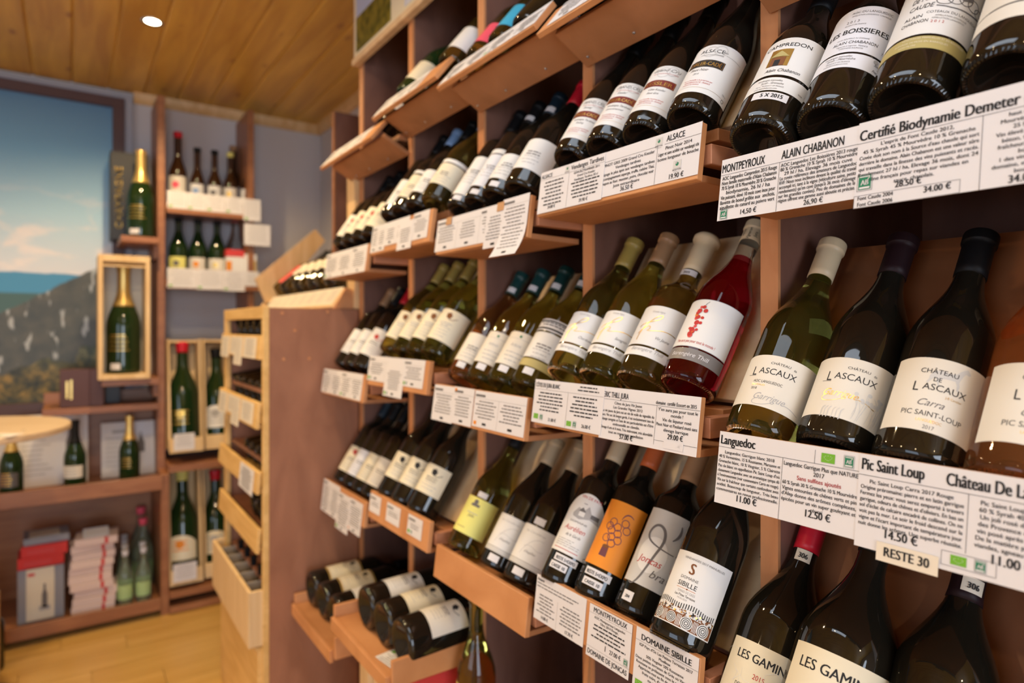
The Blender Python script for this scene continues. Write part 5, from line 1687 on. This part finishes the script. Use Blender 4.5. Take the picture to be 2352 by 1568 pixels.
yb = 3.66
beer(.455, yb, SH1, 'tall brown beer bottle with red cap and pink-red print label', 1.30, 'glass_brown', 'capsule_red', 'label_ivory', 'label_pink')
beer(.545, yb, SH1, 'brown beer bottle with blue print on a white label', 1.08, 'glass_brown', 'capsule_black', 'label_white', 'capsule_blue')
beer(.628, yb, SH1, 'brown beer bottle with black and white label', 1.08, 'glass_brown', 'capsule_black', 'label_white', 'ink_soft')
beer(.705, yb, SH1, 'brown beer bottle with yellow cap and golden label', 1.08, 'glass_brown', 'label_yellow', 'label_ivory', 'gold_foil')
beer(.742, yb + .11, SH1, 'tall brown beer bottle standing behind the others by the upright', 1.30, 'glass_brown', 'capsule_brown', 'label_ivory', None)
beer(.790, yb - .01, SH1, 'brown beer bottle with white cap at the end of the upper row', 1.08, 'glass_brown', 'label_white', 'label_white', 'ink_pale')
for q, (x, mt, ink, lb) in enumerate(((.458, 'label_yellow', 'ink_soft', 'dark bottle with lime-yellow square label in the lower beer row'), (.549, 'label_ivory', 'label_orange', 'dark bottle with orange ring label in the lower beer row'), (.640, 'label_ivory', 'gold_foil', 'dark bottle with amber ring label in the lower beer row'))):
    beer(x, yb, SH2, lb, 1.08, 'glass_green', 'capsule_black', mt, ink, .045, .115, 'water')
beer(.742, yb + .075, SH2, 'clear swing-top bottle behind the red and white carton', 1.22, 'glass_clear', 'label_pink', 'label_white', None, .03, .07, 'water')
bc = thing('beer_carton', 'red and white carton standing in the lower beer row', 'box', T(.70, 3.60, H + SH2))
boxpart('body', (-.03, -.03, 0), (.055, .04, .135), 'label_white', bc); boxpart('top_band', (-.031, -.031, .135), (.056, .041, .172), 'label_red', bc); boxpart('side_print', (-.0315, -.0315, .02), (-.005, -.029, .11), 'label_orange', bc)
bc = thing('tall_carton', 'white carton with yellow stripe at the end of the lower beers', 'box', T(.785, 3.585, H + SH2))
boxpart('body', (-.03, -.03, 0), (.03, .04, .15), 'label_white', bc); boxpart('stripe', (.0, -.0315, .02), (.027, -.029, .12), 'gold_foil', bc)

# champagne gift box and big bottle on the small bracket shelf
sm = thing('bracket_shelf', 'small brown shelf carrying the black champagne box', 'shelf', T(0, 0, 0))
boxpart('board', (.195, 3.46, H + .40), (.351, Y_B - .05, H + .428), 'cabinet_brown', sm); boxpart('bracket', (.335, 3.52, H + .33), (.350, Y_B - .06, H + .40), 'cabinet_brown', sm)
gb = thing('champagne_box', 'tall black gift box with gold vertical lettering', 'box', T(.162, 3.66, H + .429))
boxpart('body', (0, 0, 0), (.165, .13, .43), 'black_card', gb)
p = Print(); p.text('CHAMPAGNE', 0, 0, .042, 'gold', sx=.9, rot=R(90), fit=.30, bold=.01)
p.b.v = [(.050 + u, -.0016, .205 + v) for u, v, l in p.b.v]
link('lettering', p.b.mesh('lettering'), gb)


def a_champ(p):
    p.text('CHAMPAGNE', 0, .085, .010, 'gold', fit=.06); p.bars(-.03, .03, .06, .08, .008, .002, 'gold')


def big_champ(M, label, s, lm=None, glass='glass_green', foil='gold_foil', ticket=True, art=True):
    ls = [(.195 * s, .212 * s, .016 * s, 'label_white')] if False else []
    if lm:
        ls = [(.045 * s, .115 * s, .050 * s, lm)]
    if ticket:
        ls = ls + [(.012 * s, .030 * s, .022, 'paper', -.01)]
    bottle(M, label, 'champagne', glass, foil, .195, ls, [art_mesh(('champ', s), lambda p: (p.bars(-.035 * s, .035 * s, .062 * s, .105 * s, .012 * s, .003 * s, 'gold'), p.rect(-.02 * s, .110 * s, .02 * s, .113 * s, 'gold')), .044 * s + .0008)] if art else [], s=s)


big_champ(T(.283, 3.56, H + .429) @ RZ(66), 'big dark bottle with gold foil neck in front of the black box', 1.36)
# open wooden presentation case
wb = thing('presentation_case', 'open upright pine case presenting one very large bottle', 'crate', T(.205, 3.50, H - .236))
for a, b2 in (((-.10, -.10, 0), (-.082, .10, .565)), ((.085, -.10, 0), (.103, .10, .565)), ((-.082, -.10, .535), (.085, .10, .565)), ((-.082, -.10, 0), (.085, .10, .022))):
    boxpart('side_board', a, b2, 'crate_wood', wb)
boxpart('back_board', (-.082, .085, .022), (.085, .10, .535), 'label_ivory', wb)
boxpart('slide_rail', (-.082, -.098, .512), (.085, -.088, .520), 'crate_wood', wb)
big_champ(T(.209, 3.515, H - .213) @ RZ(66), 'very large gold-necked bottle standing inside the open pine case', 1.60)
s2 = thing('bracket_shelf', 'small brown shelf beneath the open pine case', 'shelf', T(0, 0, 0))
boxpart('board', (.12, 3.44, H - .268), (.351, Y_B - .05, H - .238), 'cabinet_brown', s2); boxpart('bracket', (.33, 3.5, H - .33), (.350, Y_B - .06, H - .268), 'cabinet_brown', s2)

# cabinet under the mural
YC = 3.40
cb = thing('low_cabinet', 'brown open cabinet below the mural with two long shelves', 'cabinet', T(0, 0, 0))
boxpart('shelf', (-1.6, YC, H - .757), (.355, Y_B - .004, H - .726), 'cabinet_brown', cb)
boxpart('front_rail', (-1.6, YC - .012, H - .757), (.358, YC, H - .690), 'cabinet_brown', cb)
boxpart('end_panel', (.352, YC - .002, 0), (.3515 + .034, YS - .001, H - .69), 'cabinet_brown', cb)
boxpart('shelf', (-1.6, YC, H - 1.31), (.351, Y_B - .004, H - 1.285), 'cabinet_brown', cb)
boxpart('front_rail', (-1.6, YC - .012, H - 1.318), (.351, YC, H - 1.262), 'cabinet_brown', cb)
boxpart('back_panel', (-1.6, Y_B - .016, H - 1.285), (.351, Y_B - .004, H - .757), 'cabinet_brown', cb)
boxpart('plinth', (-1.6, YC + .10, 0), (.34, YC + .12, H - 1.31), 'mdf', cb)
boxpart('upper_panel', (-.10, Y_B - .10, H - .726), (.351, Y_B - .085, H - .31), 'cabinet_brown', cb)
gx = thing('gift_box', 'chocolate-brown gift box with gold print below the mural', 'box', T(-.036, 3.50, H - .36))
boxpart('body', (0, 0, 0), (.112, .12, .17), 'chocolate_card', gx); boxpart('lid_band', (.112, .0, 0), (.165, .12, .17), 'chocolate_card', gx)
p = Print(); p.bars(0, .10, 0, .03, .016, .008, 'gold_foil', random.Random(5)); p.b.v = [(.052 - v, -.002, .03 + u) for u, v, l in p.b.v]; link('lettering', p.b.mesh('lettering'), gx)
gs = thing('gift_shelf', 'short brown ledge carrying the chocolate-brown gift box', 'shelf', T(0, 0, 0))
boxpart('board', (-.10, 3.49, H - .392), (.352, 3.74, H - .362), 'cabinet_brown', gs); boxpart('riser', (.14, 3.62, H - .362), (.20, 3.70, H - .27), 'black_card', gs)


def poster(x0, x1, z0, z1, y, tilt, label, pic):
    t = thing('info_sheet', label, 'poster', T(x0, y, H + z0) @ RX(tilt))
    w_, h_ = x1 - x0, z1 - z0
    link('sheet', MB().box((0, -.002, 0), (w_, 0, h_), 'paper').mesh('sheet'), t)
    pp = Print(); pp.bars(.02, w_ * .55, .03, h_ * .72, .022, .0055, 'ink_pale', random.Random(9), centre=False)
    pp.rect(w_ * .2, h_ * .80, w_ * .62, h_ * .86, 'label_orange' if pic else 'ink_pale')
    u = w_ * .74
    pp.poly([(u - .016, h_ * .42), (u + .016, h_ * .42), (u + .016, h_ * .60), (u + .006, h_ * .70), (u + .006, h_ * .80), (u - .006, h_ * .80), (u - .006, h_ * .70), (u - .016, h_ * .60)], 'ink_soft')
    if not pic:
        pp.rect(w_ * .58, h_ * .72, w_ * .98, h_ * .98, 'label_cool')
    pp.b.v = [(u_, -.0026 - l, v) for u_, v, l in pp.b.v]
    link('lettering', pp.b.mesh('lettering'), t)


poster(-.20, .072, -.724, -.40, 3.62, -8, 'white information sheet behind the bottle with the white label', True)
poster(.125, .350, -.724, -.462, 3.64, -9, 'white information sheet leaning behind the gold-foil bottle', False)
big_champ(T(.235, 3.55, H - .7255) @ RZ(66), 'green bottle with gold foil neck before the tilted white sheet', .98, None, ticket=False)
bottle(T(.020, 3.52, H - .7255) @ RZ(66), 'green champagne bottle with plain white label on the cabinet', 'champagne', 'glass_green', 'capsule_black', .205, [(.050, .105, .050, 'label_ivory'), (.175, .182, .02, 'label_pink')][:1], [art_mesh('chw', lambda p: p.bars(-.03, .03, .06, .10, .012, .003, 'ink_pale'), .0447)], s=.98, neck=[(.205, .225, .022, 'label_ivory')])
bottle(T(-.205, 3.47, H - .7255) @ RZ(66), 'green bottle with gilt label partly under the round table', 'champagne', 'glass_green', 'gold_foil', .20, [(.05, .11, .045, 'label_dark')], [art_mesh('chg', lambda p: p.bars(-.03, .03, .05, .11, .012, .005, 'gold'), .0447)], s=.98)

# lower shelf: boxes, stack, water bottles
ZB = H - 1.2845
bx_ = thing('corkscrew_box', 'grey and cream box with a bottle picture on the lower shelf', 'box', T(-.155, 3.47, ZB))
boxpart('body', (-.03, 0, 0), (.135, .16, .235), 'grey_card', bx_); boxpart('front_print', (0, -.002, .01), (.10, 0, .235), 'beige_card', bx_)
p = Print(); p.poly([(.055, .06), (.075, .06), (.075, .12), (.069, .14), (.069, .165), (.061, .165), (.061, .14), (.055, .12)], 'ink_soft'); p.rect(.006, .205, .03, .218, 'label_red'); p.rect(.045, .05, .085, .07, 'ink_pale')
p.b.v = [(u, -.0035 - l, v) for u, v, l in p.b.v]; link('lettering', p.b.mesh('lettering'), bx_)
for q, (dz, a, lb) in enumerate(((.2355, 2, 'red box lying on top of the grey and cream box'), (.2855, -3, 'red box lying under the grey picture box'))):
    r_ = thing('red_box', lb, 'box', T(-.185 + .012 * q, 3.475, ZB + dz) @ RZ(a))
    boxpart('body', (0, 0, 0), (.165, .15, .049), 'red_card', r_); boxpart('end_print', (.02, -.0015, .012), (.12, 0, .032), 'label_red', r_)
gp = thing('picture_box', 'flat grey box with a dark picture lying on the red boxes', 'box', T(-.165, 3.48, ZB + .335) @ RZ(2))
boxpart('body', (0, 0, 0), (.165, .15, .03), 'grey_card', gp); boxpart('top_print', (.02, .01, .03), (.13, .12, .032), 'beige_card', gp)
for q in range(10):
    dx = (0, .004, .010, -.004, -.010, -.008, -.002, .004, .000, .012)[q]
    s_ = thing('white_box', f'flat white box with red stripe, {N5[q]} from bottom of the stack', 'box', T(.005 + dx, 3.455 + .006 * (q % 3), ZB + q * .0335) @ RZ((q * 37 % 9) - 4), 'stack of flat white boxes')
    boxpart('body', (0, 0, .0005), (.165, .14, .0330), 'pink_card', s_); boxpart('stripe', (.115, -.001, .001), (.128, 0, .0325), 'label_red', s_)
tp = thing('stack_leaflet', 'white printed leaflet lying on the stack of white boxes', 'leaflet', T(.05, 3.46, ZB + .336) @ RX(12))
boxpart('sheet', (0, 0, 0), (.10, .09, .002), 'label_cool', tp); boxpart('print_block', (.01, .01, .002), (.09, .08, .0025), 'paper', tp)
for rw in range(2):
    for q in range(4):
        if rw and q > 1:
            continue
        x = .213 + rw * .074 + q * .004; y = 3.475 + q * .088
        bottle(T(x, y, ZB) @ RZ(66), f'small pale green soda bottle, {N5[q]} back in the {("outer", "inner")[rw]} row', 'water', 'glass_pale_green', 'label_cool', .272, [(.030, .095, .045, 'label_mint')], [], s=.82, group='small soda bottles on the lower shelf', name='soda_bottle')
for q, (x, y) in enumerate(((.300, 3.665), (.300, 3.770))):
    bottle(T(x, y, ZB) @ RZ(66), ('tall clear swing-top bottle at the cabinet end', 'tall clear swing-top bottle behind the first one')[q], 'water', 'glass_pale_green', 'label_pink', .272, [(.030, .11, .04, 'label_mint')], [], s=1.22 if q else 1.12, name='soda_bottle')

# crates with big bottles right of the upright


def big_crate(x0, w_, z0, h_, y, tilt, label, lb, s, lm, foil, art, arched=False, mesh_kind='burgundy'):
    t = thing('bottle_crate', label, 'crate', T(x0, y, H + z0) @ RX(tilt))
    boxpart('side_board', (0, -.10, 0), (.010, .06, h_), 'crate_wood', t); boxpart('side_board', (w_ - .010, -.10, 0), (w_, .06, h_), 'crate_wood', t)
    boxpart('back_board', (.010, .048, .012), (w_ - .010, .06, h_), 'crate_wood', t); boxpart('end_board', (.010, -.10, 0), (w_ - .010, .048, .012), 'crate_wood', t)
    boxpart('end_board', (.010, -.05, h_ - .012), (w_ - .010, .048, h_), 'crate_wood', t)
    boxpart('front_ledge', (0, -.112, -.02), (w_, -.10, .050), 'crate_wood', t)
    Rr = KINDS[mesh_kind][0] * s
    M = T(x0, y, H + z0) @ RX(tilt) @ T(w_ / 2, -.025, .0125) @ RZ(70)
    bottle(M, lb, mesh_kind, 'glass_green', foil, .268, [(.045 * s, .115 * s, .047 * s, lm, 0, 'arch' if arched else None)] if lm else [], [art_mesh(('cr', s, art), lambda p: (p.bars(-.035 * s, .035 * s, .06 * s, .10 * s, .012 * s, .004 * s, art), p.disc(0, .09 * s, .012 * s, art, 10)), Rr + .0009)], s=s)


big_crate(.392, .150, -.600, .535, 3.55, -9, 'tilted pine crate holding a huge red-capped bottle', 'huge dark bottle with red capsule and gilt print in a crate', 1.72, None, 'capsule_red', 'gold', mesh_kind='burgundy')
big_crate(.552, .150, -.600, .535, 3.57, -9, 'tilted pine crate partly hidden by the corner rack', 'huge dark bottle with rounded white label partly hidden by the rack', 1.60, 'label_white', 'capsule_black', 'ink_pale', True)
back_card(.405, .495, -.585, -.505, 3.40, 'white price card at the foot of the red-capped huge bottle')
big_crate(.390, .145, -1.225, .56, 3.52, -9, 'lower pine crate holding a big cream-label bottle', 'huge green bottle with yellow capsule and cream arched label', 1.68, 'label_cream', 'label_yellow', 'label_orange', True)
big_crate(.545, .145, -1.225, .56, 3.54, -9, 'lower pine crate beside it, half hidden by the corner rack', 'huge dark bottle with red capsule and cream label, half hidden', 1.60, 'label_cream', 'capsule_red', 'ink_pale', True)
back_card(.400, .500, -1.200, -1.115, 3.375, 'white price card at the foot of the cream-label huge bottle')

# ================================================================== ROUND TABLE AT THE FRAME EDGE
rt = thing('round_table', 'round plywood table top at the edge of the frame', 'table', T(-.344, 2.91, 0))
link('table_top', MB().lathe([(0, 0), (.34, 0), (.35, .004), (.35, .020), (.346, .024), (0, .024)], 'table_ply', 64).mesh('table_top'), rt, T(0, 0, H - .375))
link('pedestal', MB().lathe([(0, 0), (.20, 0), (.20, .02), (.045, .04), (.035, .3), (.035, H - .41), (.09, H - .376), (0, H - .376)], 'cabinet_brown', 32).mesh('pedestal', smooth=True), rt)
link('screw', MB().lathe([(0, 0), (.006, 0), (.005, .001), (0, .0012)], 'chrome', 12).mesh('screw'), rt, T(.215, -.16, H - .351))
rl = thing('table_leaflet', 'small printed leaflet lying on the round table', 'leaflet', T(-.33, 2.70, H - .3505) @ RZ(-30))
boxpart('sheet', (0, 0, 0), (.20, .07, .0008), 'paper', rl, None, 0)
p = Print(); p.bars(.01, .12, .008, .06, .009, .003, 'ink_soft'); p.leaf(.15, .03, .012); p.b.v = [(u, v, .001 + l) for u, v, l in p.b.v]; link('lettering', p.b.mesh('lettering'), rl)
# crate and bottle at the lower frame edge
ec = thing('floor_crate', 'pale wooden crate on the floor, just showing at the frame edge', 'crate', T(-.385, 2.95, 0))
boxpart('side_board', (0, 0, 0), (.16, .012, .32), 'crate_wood', ec); boxpart('side_board', (0, .25, 0), (.16, .262, .32), 'crate_wood', ec); boxpart('end_board', (.148, .012, 0), (.16, .25, .32), 'crate_wood', ec); boxpart('base_board', (0, .012, 0), (.148, .25, .012), 'crate_wood', ec)
bottle(T(-.250, 3.24, 0), 'dark bottle standing on the floor behind the pale floor crate', 'bordeaux', 'glass_black', 'capsule_black', .238, [], s=1.0)
